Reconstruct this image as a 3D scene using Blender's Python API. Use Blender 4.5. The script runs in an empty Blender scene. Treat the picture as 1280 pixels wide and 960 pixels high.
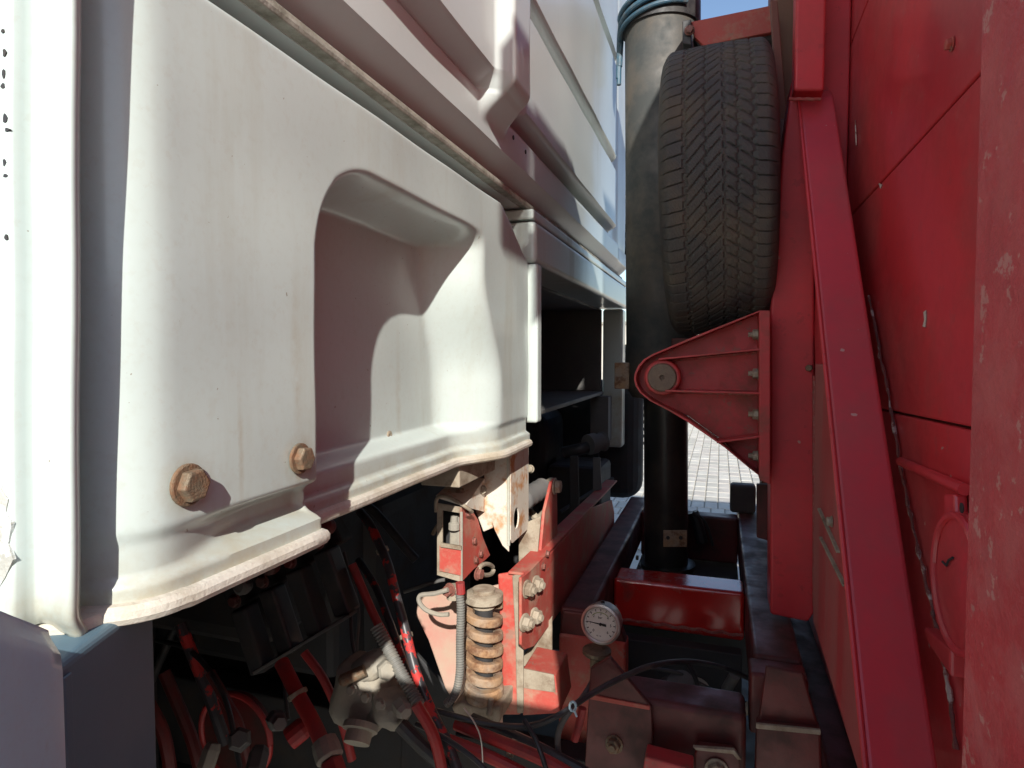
import bpy, math, random
import numpy as np
from mathutils import Vector, Matrix
random.seed(7)
sc = bpy.context.scene
R = math.radians

# ------------------------------------------------------------ camera
H = 1.45                                   # eye height above the paving
F = 780.0                                  # focal length in pixels of a 1280 wide picture
YAW, PITCH = R(18.43), R(2.57)
O = Vector((0, 0, H))
cam_d = bpy.data.cameras.new('camera'); cam = bpy.data.objects.new('camera', cam_d)
sc.collection.objects.link(cam); sc.camera = cam
cam.location = O; cam.rotation_euler = (R(90) - PITCH, 0, YAW)
cam_d.sensor_width = 36; cam_d.lens = 36 * F / 1280
cam_d.clip_start = .01; cam_d.clip_end = 600
# ------------------------------------------------------------ sky and sun
SUN = Vector((.287, -.819, .497)).normalized()      # towards the sun
w = bpy.data.worlds.new('World'); sc.world = w; w.use_nodes = True
nt = w.node_tree; nt.nodes.clear()
sky = nt.nodes.new('ShaderNodeTexSky'); sky.sky_type = 'NISHITA'; sky.sun_disc = False
sky.sun_elevation = math.asin(SUN.z); sky.sun_rotation = math.atan2(SUN.x, SUN.y)
sky.air_density = 1.0; sky.dust_density = .6; sky.ozone_density = 1.5
bg = nt.nodes.new('ShaderNodeBackground'); bg.inputs[1].default_value = .135
wo = nt.nodes.new('ShaderNodeOutputWorld')
nt.links.new(sky.outputs[0], bg.inputs[0]); nt.links.new(bg.outputs[0], wo.inputs[0])
sl = bpy.data.lights.new('sun', 'SUN'); sl.energy = 4.7; sl.angle = R(.55); sl.color = (1, .95, .87)
so = bpy.data.objects.new('sun', sl); sc.collection.objects.link(so)
so.rotation_euler = SUN.to_track_quat('Z', 'Y').to_euler(); so.location = (4, -8, 8)
sc.view_settings.view_transform = 'Standard'; sc.view_settings.look = 'None'
sc.view_settings.exposure = .48; sc.view_settings.gamma = 1

# ------------------------------------------------------------ from a picture point to a place
Fv = Vector((-math.sin(YAW) * math.cos(PITCH), math.cos(YAW) * math.cos(PITCH), -math.sin(PITCH)))
Rv = Vector((math.cos(YAW), math.sin(YAW), 0)); Uv = Rv.cross(Fv)
def at(px, py, Y=None, X=None, Z=None):
    d = Fv + Rv * ((px - 640) / F) - Uv * ((py - 480) / F)
    if Y is not None: t = Y / d.y
    elif X is not None: t = X / d.x
    else: t = (Z - O.z) / d.z
    return O + d * t

# ------------------------------------------------------------ materials
def rgb(c): return (c[0], c[1], c[2], 1)
def paint(name, base, var=None, rough=.45, dirt=None, amt=.5, scale=6, lo=.48, hi=.68, streak=False,
          bump=.15, bscale=60, metal=0, coat=0, fine=.25, chips=None, camt=.5, cscale=30, spec=.5, specks=None, stains=None, low=None, sipes=False, sscale=38):
    m = bpy.data.materials.new(name); m.use_nodes = True
    n = m.node_tree; L = n.links; b = n.nodes['Principled BSDF']
    geo = n.nodes.new('ShaderNodeNewGeometry')
    mp = n.nodes.new('ShaderNodeMapping'); L.new(geo.outputs['Position'], mp.inputs[0])
    if streak: mp.inputs['Scale'].default_value = (1, 1, .12)
    def noise(sc_, det=6, src=mp, ro=.6):
        t = n.nodes.new('ShaderNodeTexNoise'); t.inputs['Scale'].default_value = sc_
        t.inputs['Detail'].default_value = det; t.inputs['Roughness'].default_value = ro
        L.new(src.outputs[0], t.inputs[0]); return t
    def ramp(t, a, c):
        r = n.nodes.new('ShaderNodeMapRange'); r.inputs[1].default_value = a; r.inputs[2].default_value = c
        L.new(t.outputs[0], r.inputs[0]); return r
    def mix(fac, A, B, k=1):
        mx = n.nodes.new('ShaderNodeMix'); mx.data_type = 'RGBA'
        if k != 1:
            q = n.nodes.new('ShaderNodeMath'); q.operation = 'MULTIPLY'; q.inputs[1].default_value = k
            L.new(fac, q.inputs[0]); fac = q.outputs[0]
        L.new(fac, mx.inputs[0])
        for s, v in ((6, A), (7, B)):
            if isinstance(v, tuple): mx.inputs[s].default_value = rgb(v)
            else: L.new(v, mx.inputs[s])
        return mx.outputs[2]
    var = var or tuple(c * .8 for c in base)
    gm = n.nodes.new('ShaderNodeMapping'); L.new(geo.outputs['Position'], gm.inputs[0])
    col = mix(ramp(noise(scale * .6, 5, gm), .35, .7).outputs[0], base, var)
    rg = n.nodes.new('ShaderNodeMapRange'); rg.inputs[3].default_value = rough; rg.inputs[4].default_value = min(1, rough + .3)
    if dirt:
        dm = ramp(noise(scale, 10, mp, .65), lo, hi)
        col = mix(dm.outputs[0], col, dirt, amt)
        fm = ramp(noise(scale * 14, 4, gm), .5, .8)
        col = mix(fm.outputs[0], col, dirt, fine * amt)
        L.new(dm.outputs[0], rg.inputs[0])
    if chips:
        cm = ramp(noise(cscale, 5, gm, .7), .60, .62)
        col = mix(cm.outputs[0], col, chips, camt)
    if specks:
        col = mix(ramp(noise(sscale, 3, gm, .5), .735, .75).outputs[0], col, specks, .8)
    if low:      # road dirt that has settled along a bottom edge: (height, fade, colour)
        sx = n.nodes.new('ShaderNodeSeparateXYZ'); L.new(geo.outputs['Position'], sx.inputs[0])
        r_ = n.nodes.new('ShaderNodeMapRange'); r_.inputs[1].default_value = low[0] + low[1]; r_.inputs[2].default_value = low[0]
        L.new(sx.outputs[2], r_.inputs[0])
        q_ = n.nodes.new('ShaderNodeMath'); q_.operation = 'MULTIPLY'; L.new(r_.outputs[0], q_.inputs[0]); L.new(ramp(noise(26, 9, gm, .7), .3, .72).outputs[0], q_.inputs[1])
        col = mix(q_.outputs[0], col, low[2], .85)
    for (pt, sc3, r0, r1, cs, am) in (stains or []):
        vm = n.nodes.new('ShaderNodeVectorMath'); vm.operation = 'SUBTRACT'; vm.inputs[1].default_value = pt; L.new(geo.outputs['Position'], vm.inputs[0])
        vs = n.nodes.new('ShaderNodeVectorMath'); vs.operation = 'MULTIPLY'; vs.inputs[1].default_value = sc3; L.new(vm.outputs[0], vs.inputs[0])
        vl = n.nodes.new('ShaderNodeVectorMath'); vl.operation = 'LENGTH'; L.new(vs.outputs[0], vl.inputs[0])
        r_ = n.nodes.new('ShaderNodeMapRange'); r_.inputs[1].default_value = r1; r_.inputs[2].default_value = r0; L.new(vl.outputs['Value'], r_.inputs[0])
        q_ = n.nodes.new('ShaderNodeMath'); q_.operation = 'MULTIPLY'; L.new(r_.outputs[0], q_.inputs[0]); L.new(ramp(noise(60, 8, gm, .7), .3, .65).outputs[0], q_.inputs[1])
        col = mix(q_.outputs[0], col, cs, am)
    L.new(col, b.inputs['Base Color']); L.new(rg.outputs[0], b.inputs['Roughness'])
    b.inputs['Metallic'].default_value = metal
    b.inputs['Specular IOR Level'].default_value = spec
    if coat: b.inputs['Coat Weight'].default_value = coat; b.inputs['Coat Roughness'].default_value = .12
    if bump:
        bp = n.nodes.new('ShaderNodeBump'); bp.inputs['Strength'].default_value = bump; bp.inputs['Distance'].default_value = .002
        L.new(noise(bscale, 6, gm).outputs[0], bp.inputs['Height']); out = bp.outputs[0]
        if sipes:
            wv = n.nodes.new('ShaderNodeTexWave'); wv.wave_type = 'BANDS'; wv.bands_direction = 'DIAGONAL'; wv.inputs['Scale'].default_value = 95; wv.inputs['Distortion'].default_value = 5
            wv.inputs['Detail'].default_value = 1; wv.inputs['Detail Scale'].default_value = 1.5; L.new(gm.outputs[0], wv.inputs[0])
            b2 = n.nodes.new('ShaderNodeBump'); b2.inputs['Strength'].default_value = .35; b2.inputs['Distance'].default_value = .0015
            L.new(ramp(wv, 0, .25).outputs[0], b2.inputs['Height']); L.new(out, b2.inputs['Normal']); out = b2.outputs[0]
        L.new(out, b.inputs['Normal'])
    return m
M = {}
_b1, _b2, _d1, _d2, _d3 = at(234, 606, X=-.36), at(374, 573, X=-.36), at(372, 470, X=-.36), at(300, 560, X=-.36), at(497, 500, X=-.44)
BROWN = (.34, .25, .13)
ST = [(tuple(_b1), (1, 1, 1), .014, .027, BROWN, .42), (tuple(_b2), (1, 1, 1), .013, .026, BROWN, .5), (tuple(_d1), (1, 1, .09), .0, .009, BROWN, .45), (tuple(_d2), (1, 1, .06), .0, .004, BROWN, .55),
      (tuple(_d3), (1, 1, .08), 0, .010, BROWN, .4), (tuple(_b2 - Vector((0, 0, .03))), (1, 1.3, .3), 0, .009, BROWN, .6)]
M['white'] = paint('cab_white_paint', (.545, .625, .60), (.51, .585, .56), .30, (.34, .30, .20), .5, 9, .53, .8, True, bump=.05, bscale=25, coat=.25, stains=ST, low=(H - .165, .045, (.40, .33, .20)), chips=(.46, .46, .40), camt=.16, cscale=90, specks=(.22, .18, .12), sscale=150)
M['white_up'] = paint('cab_white_upper', (.60, .66, .65), (.57, .62, .61), .32, (.42, .38, .30), .25, 6, .55, .8, True, bump=.02, coat=.22)
M['white_dirty'] = paint('dirty_white_flange', (.66, .64, .58), (.58, .53, .43), .6, (.30, .24, .15), .65, 20, .42, .7, bump=.5, bscale=220)
M['grime'] = paint('grimy_ridge', (.42, .41, .36), (.3, .29, .24), .8, (.12, .11, .08), .7, 40, .4, .65, bump=.6, bscale=300)
M['blue_grey'] = paint('grey_plastic', (.11, .19, .25), (.09, .16, .21), .5, (.3, .28, .24), .2, 8, bump=.1, bscale=150)
M['pale'] = paint('pale_blue_paint', (.46, .67, .76), (.42, .62, .72), .3, (.35, .32, .27), .5, 25, .6, .75, bump=.05, coat=.3)
M['red'] = paint('red_paint', (.70, .048, .058), (.56, .040, .052), .40, (.20, .075, .06), .45, 5, .48, .75, bump=.12, bscale=40, chips=(.30, .03, .03), camt=.3, specks=(.5, .3, .24))
M['red_sheet'] = paint('red_sheet_paint', (.78, .054, .062), (.55, .036, .052), .30, (.30, .085, .075), .6, 3.6, .44, .68, bump=.45, bscale=7, coat=.35, chips=(.50, .10, .09), camt=.3, specks=(.62, .45, .38))
M['red_brace'] = paint('red_brace_paint', (.66, .052, .068), (.52, .046, .064), .38, (.26, .10, .09), .55, 6, .45, .72, True, bump=.25, bscale=24, coat=.2, specks=(.55, .4, .34), sscale=60)
M['red_post'] = paint('red_orange_peel_paint', (.52, .038, .045), (.42, .036, .042), .5, (.50, .13, .11), .45, 45, .45, .62, bump=.9, bscale=160, chips=(.55, .3, .24), camt=.45, cscale=60)
M['red_dusty'] = paint('dusty_red_paint', (.50, .065, .05), (.40, .09, .065), .6, (.40, .30, .21), .75, 14, .48, .66, bump=.3, bscale=80, chips=(.25, .2, .15), camt=.5)
M['red_bracket'] = paint('grimy_red_bracket', (.56, .05, .055), (.42, .05, .05), .45, (.16, .08, .055), .75, 16, .47, .68, bump=.35, bscale=90, chips=(.24, .13, .09), camt=.5, cscale=40)
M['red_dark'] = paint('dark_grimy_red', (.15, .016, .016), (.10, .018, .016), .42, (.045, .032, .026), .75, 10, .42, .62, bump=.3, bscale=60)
M['red_gloss'] = paint('oily_red_paint', (.62, .022, .016), (.48, .016, .014), .2, (.09, .05, .035), .6, 12, .55, .7, bump=.15, bscale=25, coat=.6)
M['pink'] = paint('faded_red_panel', (.52, .25, .20), (.50, .38, .30), .7, (.45, .38, .28), .7, 12, .42, .65, bump=.3)
M['steel_tube'] = paint('grimy_steel_tube', (.088, .086, .080), (.12, .092, .065), .5, (.042, .050, .052), .8, 7, .42, .62, bump=.25, bscale=40, metal=.1)
M['tube_dark'] = paint('dark_oily_tube', (.055, .055, .05), (.03, .03, .03), .3, (.11, .09, .06), .5, 9, bump=.12, metal=.4)
M['rubber'] = paint('tyre_rubber', (.066, .068, .066), (.048, .050, .049), .66, (.16, .135, .095), .65, 11, .42, .68, bump=.35, bscale=220, sipes=True)
M['black'] = paint('black_plastic', (.025, .025, .027), (.018, .018, .02), .5, (.08, .07, .06), .4, 20, bump=.15)
M['black_hose'] = paint('black_hose', (.035, .036, .04), (.03, .03, .032), .38, (.13, .11, .09), .35, 25, bump=.1)
M['overspray'] = paint('black_hose_with_red_overspray', (.06, .055, .06), (.04, .04, .045), .4, (.55, .035, .03), .95, 26, .54, .57, bump=.15, fine=0)
M['conduit'] = paint('grey_corrugated_conduit', (.20, .20, .185), (.15, .15, .14), .55, (.33, .29, .22), .6, 30, bump=.2)
M['hose_red'] = paint('red_hose', (.45, .03, .028), (.3, .03, .03), .45, (.10, .05, .05), .6, 22, bump=.15)
M['cast'] = paint('dusty_grey_casting', (.33, .31, .26), (.24, .22, .19), .8, (.42, .37, .28), .6, 18, bump=.8, bscale=70)
M['dusty'] = paint('dust_covered_steel', (.40, .35, .27), (.27, .22, .16), .85, (.14, .085, .05), .7, 30, .5, .68, bump=.6, bscale=120)
M['coil'] = paint('rusty_coil', (.42, .25, .13), (.34, .30, .25), .75, (.16, .07, .035), .85, 38, .45, .62, bump=.7, bscale=260)
M['rusty_white'] = paint('rusty_white_bracket', (.66, .62, .54), (.60, .55, .46), .6, (.48, .20, .05), .9, 18, .52, .64, bump=.4, bscale=90)
M['zinc'] = paint('yellow_zinc_bolt', (.23, .19, .13), (.15, .11, .075), .5, (.25, .12, .06), .7, 120, .42, .62, bump=.6, bscale=500, metal=.3)
M['bolt'] = paint('dusty_bolt', (.42, .38, .30), (.34, .28, .2), .6, (.2, .13, .08), .6, 100, bump=.6, bscale=400, metal=.3)
M['bolt_red'] = paint('painted_bolt', (.26, .10, .08), (.2, .08, .06), .5, (.1, .07, .05), .7, 80, bump=.5, bscale=300)
M['chrome'] = paint('brushed_steel', (.62, .60, .57), (.55, .53, .5), .22, None, metal=1, bump=.1, bscale=300)
M['dial'] = paint('dial_face', (.72, .72, .66), (.70, .69, .62), .5, (.5, .48, .4), .3, 60, bump=0)
M['ink'] = paint('dial_ink', (.02, .02, .02), None, .6, bump=0)
M['ink_green'] = paint('dial_green_ink', (.25, .33, .06), None, .6, bump=0)
M['brass'] = paint('dull_brass', (.30, .26, .17), (.22, .19, .13), .5, (.12, .10, .08), .6, 60, bump=.3, metal=.5)
M['engine'] = paint('engine_grime', (.035, .036, .038), (.025, .025, .028), .7, (.07, .055, .045), .6, 12, bump=.6, bscale=50)
M['liner'] = paint('grey_liner', (.12, .12, .12), (.09, .09, .09), .7, (.2, .18, .15), .5, 9, bump=.2)
M['blue_rope'] = paint('blue_hose', (.04, .11, .17), (.03, .08, .12), .5, (.15, .15, .14), .5, 40, bump=.3)
M['seal'] = paint('cracked_seam_sealant', (.30, .10, .08), (.16, .07, .06), .8, (.62, .58, .50), .9, 34, .54, .58, bump=.8, bscale=200)
M['weld'] = paint('weld_bead', (.40, .05, .045), (.33, .1, .08), .6, (.4, .3, .24), .6, 90, bump=.9, bscale=350)
M['paver'] = paint('concrete_paver', (.58, .555, .49), (.48, .46, .40), .85, (.45, .42, .36), .6, 5, bump=.4, bscale=40)
M['ground'] = paint('sandy_joint_ground', (.40, .37, .31), (.33, .31, .26), .9, (.4, .37, .31), .6, 3, bump=.3)
M['peeled'] = paint('peeling_paint', (.50, .50, .46), (.36, .35, .31), .8, (.62, .66, .64), .9, 60, .48, .52, bump=.9, bscale=150)
M['gusset'] = paint('dusty_gusset', (.52, .05, .055), (.40, .05, .055), .6, (.36, .17, .15), .6, 7, .40, .62, True, bump=.3, bscale=60)
M['brown_red'] = paint('brown_weathered_red', (.24, .06, .045), (.17, .06, .045), .6, (.20, .15, .10), .7, 8, .42, .65, True, bump=.4, bscale=70)
M['pin'] = paint('brown_pin_face', (.17, .12, .08), (.12, .09, .065), .5, (.24, .2, .15), .5, 60, bump=.5, bscale=300)
M['chip'] = paint('bare_chip', (.6, .52, .45), None, .8, bump=0)

# ------------------------------------------------------------ object helpers
WL = {}
def tag(o, label=None, cat=None, group=None, kind=None):
    if label: o['label'] = label
    if cat: o['category'] = cat
    if group: o['group'] = group
    if kind: o['kind'] = kind
    return o
def thing(name, loc, label, cat, group=None):
    o = bpy.data.objects.new(name, None); sc.collection.objects.link(o)
    o.location = loc; o.empty_display_size = .05; WL[o.name] = Vector(loc)
    return tag(o, label, cat, group)
def mesh(name, V, Fc, mat, parent=None, smooth=False, bevel=0, solid=0, seg=2, ang=35, auto=True):
    V = np.array([tuple(v) for v in V], float); c = (V.min(0) + V.max(0)) / 2
    me = bpy.data.meshes.new(name); me.from_pydata((V - c).tolist(), [], [list(f) for f in Fc]); me.update()
    o = bpy.data.objects.new(name, me); sc.collection.objects.link(o)
    c = Vector(c.tolist()); WL[o.name] = c
    if parent is not None: o.parent = parent; o.location = c - WL[parent.name]
    else: o.location = c
    me.materials.append(M[mat] if isinstance(mat, str) else mat)
    if solid:
        s = o.modifiers.new('s', 'SOLIDIFY'); s.thickness = solid; s.offset = -1
    if bevel:
        b = o.modifiers.new('b', 'BEVEL'); b.width = bevel; b.segments = seg; b.limit_method = 'ANGLE'; b.angle_limit = R(ang)
        b.harden_normals = False
    if smooth:
        me.polygons.foreach_set('use_smooth', [True] * len(me.polygons)); me.set_sharp_from_angle(angle=R(ang))
    return o
class MB:
    def __init__(s): s.V = []; s.F = []
    def add(s, V, Fc):
        k = len(s.V); s.V += [Vector(v) for v in V]; s.F += [[i + k for i in f] for f in Fc]; return s
    def prism(s, pts, ext):
        pts = [Vector(p) for p in pts]; n = len(pts); ext = Vector(ext)
        nn = Vector((0, 0, 0))
        for i in range(n): nn += (pts[i] - pts[0]).cross(pts[(i + 1) % n] - pts[0])
        if nn.dot(ext) > 0: pts.reverse()
        V = pts + [p + ext for p in pts]
        Fc = [list(range(n)), list(range(2 * n - 1, n - 1, -1))]
        for i in range(n): j = (i + 1) % n; Fc.append([j, i, i + n, j + n])
        return s.add(V, Fc)
    def box(s, x0, x1, y0, y1, z0, z1):
        return s.prism([(x0, y0, z0), (x1, y0, z0), (x1, y1, z0), (x0, y1, z0)], (0, 0, z1 - z0))
    def beam(s, a, b, w_, h_, up=(0, 0, 1)):
        a, b = Vector(a), Vector(b); d = (b - a).normalized(); u = Vector(up)
        r = d.cross(u).normalized(); u = r.cross(d)
        return s.prism([a - r * w_ / 2 - u * h_ / 2, a + r * w_ / 2 - u * h_ / 2, a + r * w_ / 2 + u * h_ / 2, a - r * w_ / 2 + u * h_ / 2], b - a)
    def lathe(s, prof, org, ax, seg=24, phase=0, cap=True):
        ax = Vector(ax).normalized(); org = Vector(org)
        u = ax.orthogonal().normalized(); v = ax.cross(u); V = []; Fc = []
        for (r, h) in prof:
            for k in range(seg):
                a = 2 * math.pi * (k + phase) / seg
                V.append(org + ax * h + (u * math.cos(a) + v * math.sin(a)) * r)
        for i in range(len(prof) - 1):
            for k in range(seg):
                j = (k + 1) % seg
                Fc.append([i * seg + k, i * seg + j, (i + 1) * seg + j, (i + 1) * seg + k])
        if cap: Fc.append(list(range(seg))[::-1]); Fc.append([(len(prof) - 1) * seg + k for k in range(seg)])
        return s.add(V, Fc)
    def tube(s, pts, r, seg=10, sub=6, corr=0, pitch=.004):
        P = [Vector(p) for p in pts]
        if sub > 1 and len(P) > 2:
            Q = []; E = [P[0] * 2 - P[1]] + P + [P[-1] * 2 - P[-2]]
            for i in range(1, len(E) - 2):
                p0, p1, p2, p3 = E[i - 1:i + 3]
                for k in range(sub):
                    t = k / sub
                    Q.append(.5 * ((2 * p1) + (p2 - p0) * t + (2 * p0 - 5 * p1 + 4 * p2 - p3) * t * t + (3 * p1 - p0 - 3 * p2 + p3) * t ** 3))
            P = Q + [P[-1]]
        if corr:   # corrugated: resample at a quarter of the pitch
            L = [0]
            for i in range(1, len(P)): L.append(L[-1] + (P[i] - P[i - 1]).length)
            n = max(4, int(L[-1] / (pitch / 4))); Q = []; j = 0
            for k in range(n + 1):
                t = L[-1] * k / n
                while j < len(P) - 2 and L[j + 1] < t: j += 1
                f = (t - L[j]) / max(1e-9, L[j + 1] - L[j]); Q.append(P[j].lerp(P[j + 1], f))
            P = Q
        T = [(P[min(i + 1, len(P) - 1)] - P[max(i - 1, 0)]).normalized() for i in range(len(P))]
        u = T[0].orthogonal().normalized(); V = []; Fc = []
        for i, p in enumerate(P):
            u = (u - T[i] * u.dot(T[i])).normalized(); v = T[i].cross(u)
            rr = r[i * len(r) // len(P)] if isinstance(r, (list, tuple)) else r
            if corr: rr = rr * (1 + corr * (1, 1, -1, -1)[i % 4])
            for k in range(seg):
                a = 2 * math.pi * k / seg; V.append(p + (u * math.cos(a) + v * math.sin(a)) * rr)
        for i in range(len(P) - 1):
            for k in range(seg):
                j = (k + 1) % seg; Fc.append([i * seg + k, i * seg + j, (i + 1) * seg + j, (i + 1) * seg + k])
        Fc.append(list(range(seg))[::-1]); Fc.append([(len(P) - 1) * seg + k for k in range(seg)])
        return s.add(V, Fc)
    def grid(s, rows):
        nr, nc = len(rows), len(rows[0]); V = [v for r in rows for v in r]
        Fc = [[i * nc + j, i * nc + j + 1, (i + 1) * nc + j + 1, (i + 1) * nc + j] for i in range(nr - 1) for j in range(nc - 1)]
        return s.add(V, Fc)
    def build(s, name, mat, parent=None, **k): return mesh(name, s.V, s.F, mat, parent, **k)
def box(name, x0, x1, y0, y1, z0, z1, mat, parent=None, bevel=.003, **k):
    return MB().box(x0, x1, y0, y1, z0 + H, z1 + H).build(name, mat, parent, bevel=bevel, **k)
def prism(name, pts, ext, mat, parent=None, bevel=.002, **k):
    return MB().prism(pts, ext).build(name, mat, parent, bevel=bevel, **k)
def tube(name, pts, r, mat, parent=None, **k): return MB().tube(pts, r, **k).build(name, mat, parent, smooth=True)
def lathe(name, prof, org, ax, mat, parent=None, seg=32, smooth=False, bevel=0, **k):
    return MB().lathe(prof, org, ax, seg, **k).build(name, mat, parent, smooth=smooth, bevel=bevel)
def plY(name, pxs, Y, th, mat, parent=None, bevel=.002, **k):      # a plate facing the viewer's side, thickness th away along Y
    return prism(name, [at(x, y, Y=Y) for x, y in pxs], (0, th, 0), mat, parent, bevel, **k)
def plX(name, pxs, X, th, mat, parent=None, bevel=.002, **k):      # a plate lying across the truck
    return prism(name, [at(x, y, X=X) for x, y in pxs], (th, 0, 0), mat, parent, bevel, **k)
def bolt(org, ax, r, h, parent, mat='bolt', washer=True, stub=0, name='bolt'):
    ax = Vector(ax).normalized(); ph = random.random()
    wt = r * .22 if washer else 0
    m = MB().lathe([(r * .96, wt), (r, wt + h * .1), (r, wt + h * .85), (r * .86, wt + h)], org, ax, 6, ph)
    if stub: m.lathe([(r * .5, wt), (r * .5, wt + h + stub)], org, ax, 12)
    b = m.build(name, mat, parent, bevel=r * .06)
    if washer: lathe('washer', [(r * 1.24, 0), (r * 1.24, wt * .8), (r * 1.16, wt)], org, ax, mat, b, 24)
    return b
def sstep(a, b, x):
    t = min(1, max(0, (x - a) / (b - a))); return t * t * (3 - 2 * t)

# ============================================================ GROUND
gm = MB().add([(-60, -60, -.012), (60, -60, -.012), (60, 90, -.012), (-60, 90, -.012)], [[0, 1, 2, 3]]).build('ground', 'ground'); tag(gm, kind='structure')
pave = MB().box(-9, 9, -9, 4.6, -.01, 0).build('paved_apron', 'paver'); tag(pave, kind='structure')
pv = thing('paved_yard', (0, 8, 0), None, None); tag(pv, kind='structure')
rp = random.Random(3); BW, BL = .125, .25; cand = []
for i in range(-26, 27):
    for j in range(0, 40):
        y = 4.7 + j * BL; run = y > 5.2 and y < 6.3
        x = i * BW + (BW / 2 if (run and j % 2) else 0)
        a0, a1 = at(863, 600, Z=0), at(950, 600, Z=0)
        vis = a0.x / a0.y - .02 < x / y < a1.x / a1.y + .02
        a2, a3 = at(762, 655, Z=0), at(812, 655, Z=0)
        vis = vis or (a2.x / a2.y < x / y < a3.x / a3.y and y < 6.5)
        cand.append((not vis, y, x))
cand.sort()
def brick_mb(x, y, mb, seed):
    g = .007; hz = .002 * seed; w_, l_ = BW - g, BL - g - .004; b = .006
    x0, x1, y0, y1 = x + g / 2, x + w_, y + g / 2, y + l_
    V = [(x0, y0, -.011), (x1, y0, -.011), (x1, y1, -.011), (x0, y1, -.011),
         (x0, y0, hz - b), (x1, y0, hz - b), (x1, y1, hz - b), (x0, y1, hz - b),
         (x0 + b, y0 + b, hz), (x1 - b, y0 + b, hz), (x1 - b, y1 - b, hz), (x0 + b, y1 - b, hz)]
    Fc = []
    for a in (0, 4):
        for k in range(4): j = (k + 1) % 4; Fc.append([a + k, a + j, a + 4 + j, a + 4 + k])
    Fc.append([8, 9, 10, 11]); mb.add(V, Fc)
b0 = None; rest = MB()
pm = [M['paver']] + [paint('concrete_paver_tone', c, None, .85, (.33, .3, .26), .5, 7, bump=.4) for c in ((.50, .48, .42), (.62, .59, .52), (.55, .51, .45))]
bmesh_ = []
for k in range(4):
    q = MB(); brick_mb(0, 0, q, 0); bb = q.build('paving_brick', pm[k], pv); bmesh_.append(bb.data); bpy.data.objects.remove(bb)
for k, (nv, y, x) in enumerate(cand):
    if k < 300:
        o = bpy.data.objects.new('paving_brick', rp.choice(bmesh_)); sc.collection.objects.link(o); o.parent = pv
        o.location = Vector((x + BW / 2, y + BL / 2, -.0055 + rp.uniform(-.0015, .001))) - Vector((0, 8, 0))
        o.rotation_euler = (rp.uniform(-.006, .006), rp.uniform(-.008, .008), rp.uniform(-.01, .01))
    else: brick_mb(x, y, rest, rp.uniform(-1, .5))
tag(rest.build('remaining_paving_bricks', 'paver', pv), kind='stuff')

yw = thing('yard_wall', (3, 17, 0), 'plain rendered wall closing the paved yard beyond the trucks', 'wall')
MB().box(-14, 20, 17, 17.25, 0, 2.3).build('wall_face', 'paver', yw, bevel=.01)
MB().box(-14.05, 20.05, 16.95, 17.3, 2.305, 2.38).build('coping', 'ground', yw, bevel=.01)

# ============================================================ TRUCK CAB
cab = thing('truck_cab', (-1.2, 1.5, H), 'white truck cab rear wall with stamped recess, ribs and dirty bottom flange', 'truck cab')
A = .36
def rec_depth(Y, z):
    px_, pz = Y - .497, .199 - z; r = .11
    if px_ <= 0 or pz <= 0: return 0
    sd = r - math.hypot(r - px_, r - pz) if (px_ < r and pz < r) else min(px_, pz)
    wd = .020 + .014 * sstep(-.01, .08, px_ - pz)
    if sd <= 0: return 0
    d = .079 * sstep(0, wd, sd)
    lo_ = 1 - sstep(-.04, .13, z)
    return d * (1 - sstep(.855 + .045 * lo_, .945 + .08 * lo_, Y))
def xlow(Y, z):
    d = rec_depth(Y, z)
    d *= 1 - .42 * sstep(-.110, -.128, z) if z < -.11 else 1
    u = .020 * sstep(.33, .44, Y) * (1 - sstep(.49, .51, Y))
    d += u * sstep(.116, .128, -z) * (1 - sstep(.141, .152, -z))
    d += .004 * sstep(.116, .128, -z) - .008 * sstep(.148, .153, -z)
    d += .016 * sstep(.258, .269, z) ** 2
    s = .443 * (Y - 1.03) + .896 * (z - .269)
    if s > -.012: d += .035 * sstep(-.012, .010, s)
    if Y > 1.180: d += .02 * sstep(1.180, 1.192, Y)
    d += .0006 * math.sin(Y * 31 + z * 17) + .0005 * math.sin(z * 43 - Y * 11)
    return -A - d
zs = sorted(set([round(-.170 + .0028 * i, 5) for i in range(158)] + [.268, .2695]))
zs = [z for z in zs if z <= .2696]
cols = []
for k in range(13): th = R(90 - 7.5 * k); cols.append((-.405 + .045 * math.cos(th) + .36, .335 - .045 * math.sin(th)))
Ys = list(np.arange(.338, .49, .006)) + list(np.arange(.490, .53, .0025)) + list(np.arange(.534, 1.17, .006)) + list(np.arange(1.172, 1.1951, .002))
rows = []
for z in zs:
    r = [Vector((-.52, .29, z + H))]
    for dx, Y in cols[:-1]:
        bx = .012 * sstep(.14, .17, -z)
        r.append(Vector((xlow(.335, z) + dx - bx * 0, Y, z + H)))
    for Y in Ys: r.append(Vector((xlow(Y, z), Y, z + H)))
    r.append(Vector((xlow(1.195, z) - .02, 1.196, z + H)))
    rows.append(r)
# fold the bottom edge inwards: a flange with thickness
bot = [[Vector((v.x - .012, v.y + (.004 if v.y < .33 else 0), v.z - .003)) for v in rows[0]], [Vector((v.x - .03, v.y + (.01 if v.y < .33 else 0), v.z + .004)) for v in rows[0]]]
top = [[Vector((-.445 if v.y > .33 else v.x, v.y, v.z + .001)) for v in rows[-1]]]
lp = MB().grid(bot[::-1] + rows + top).build('lower_rear_panel', 'white', cab, smooth=True, ang=60)
# the thick dirty lip along the bottom edge
lip = MB().tube([Vector((xlow(.335, -.165) + dx + .001, Y, H - .170)) for dx, Y in cols] + [Vector((xlow(Y, -.168) + .002, Y, H - .1705)) for Y in np.arange(.34, 1.18, .012)], .0075, seg=10, sub=1)
lip.build('bottom_flange', 'white_dirty', cab, smooth=True)

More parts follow.
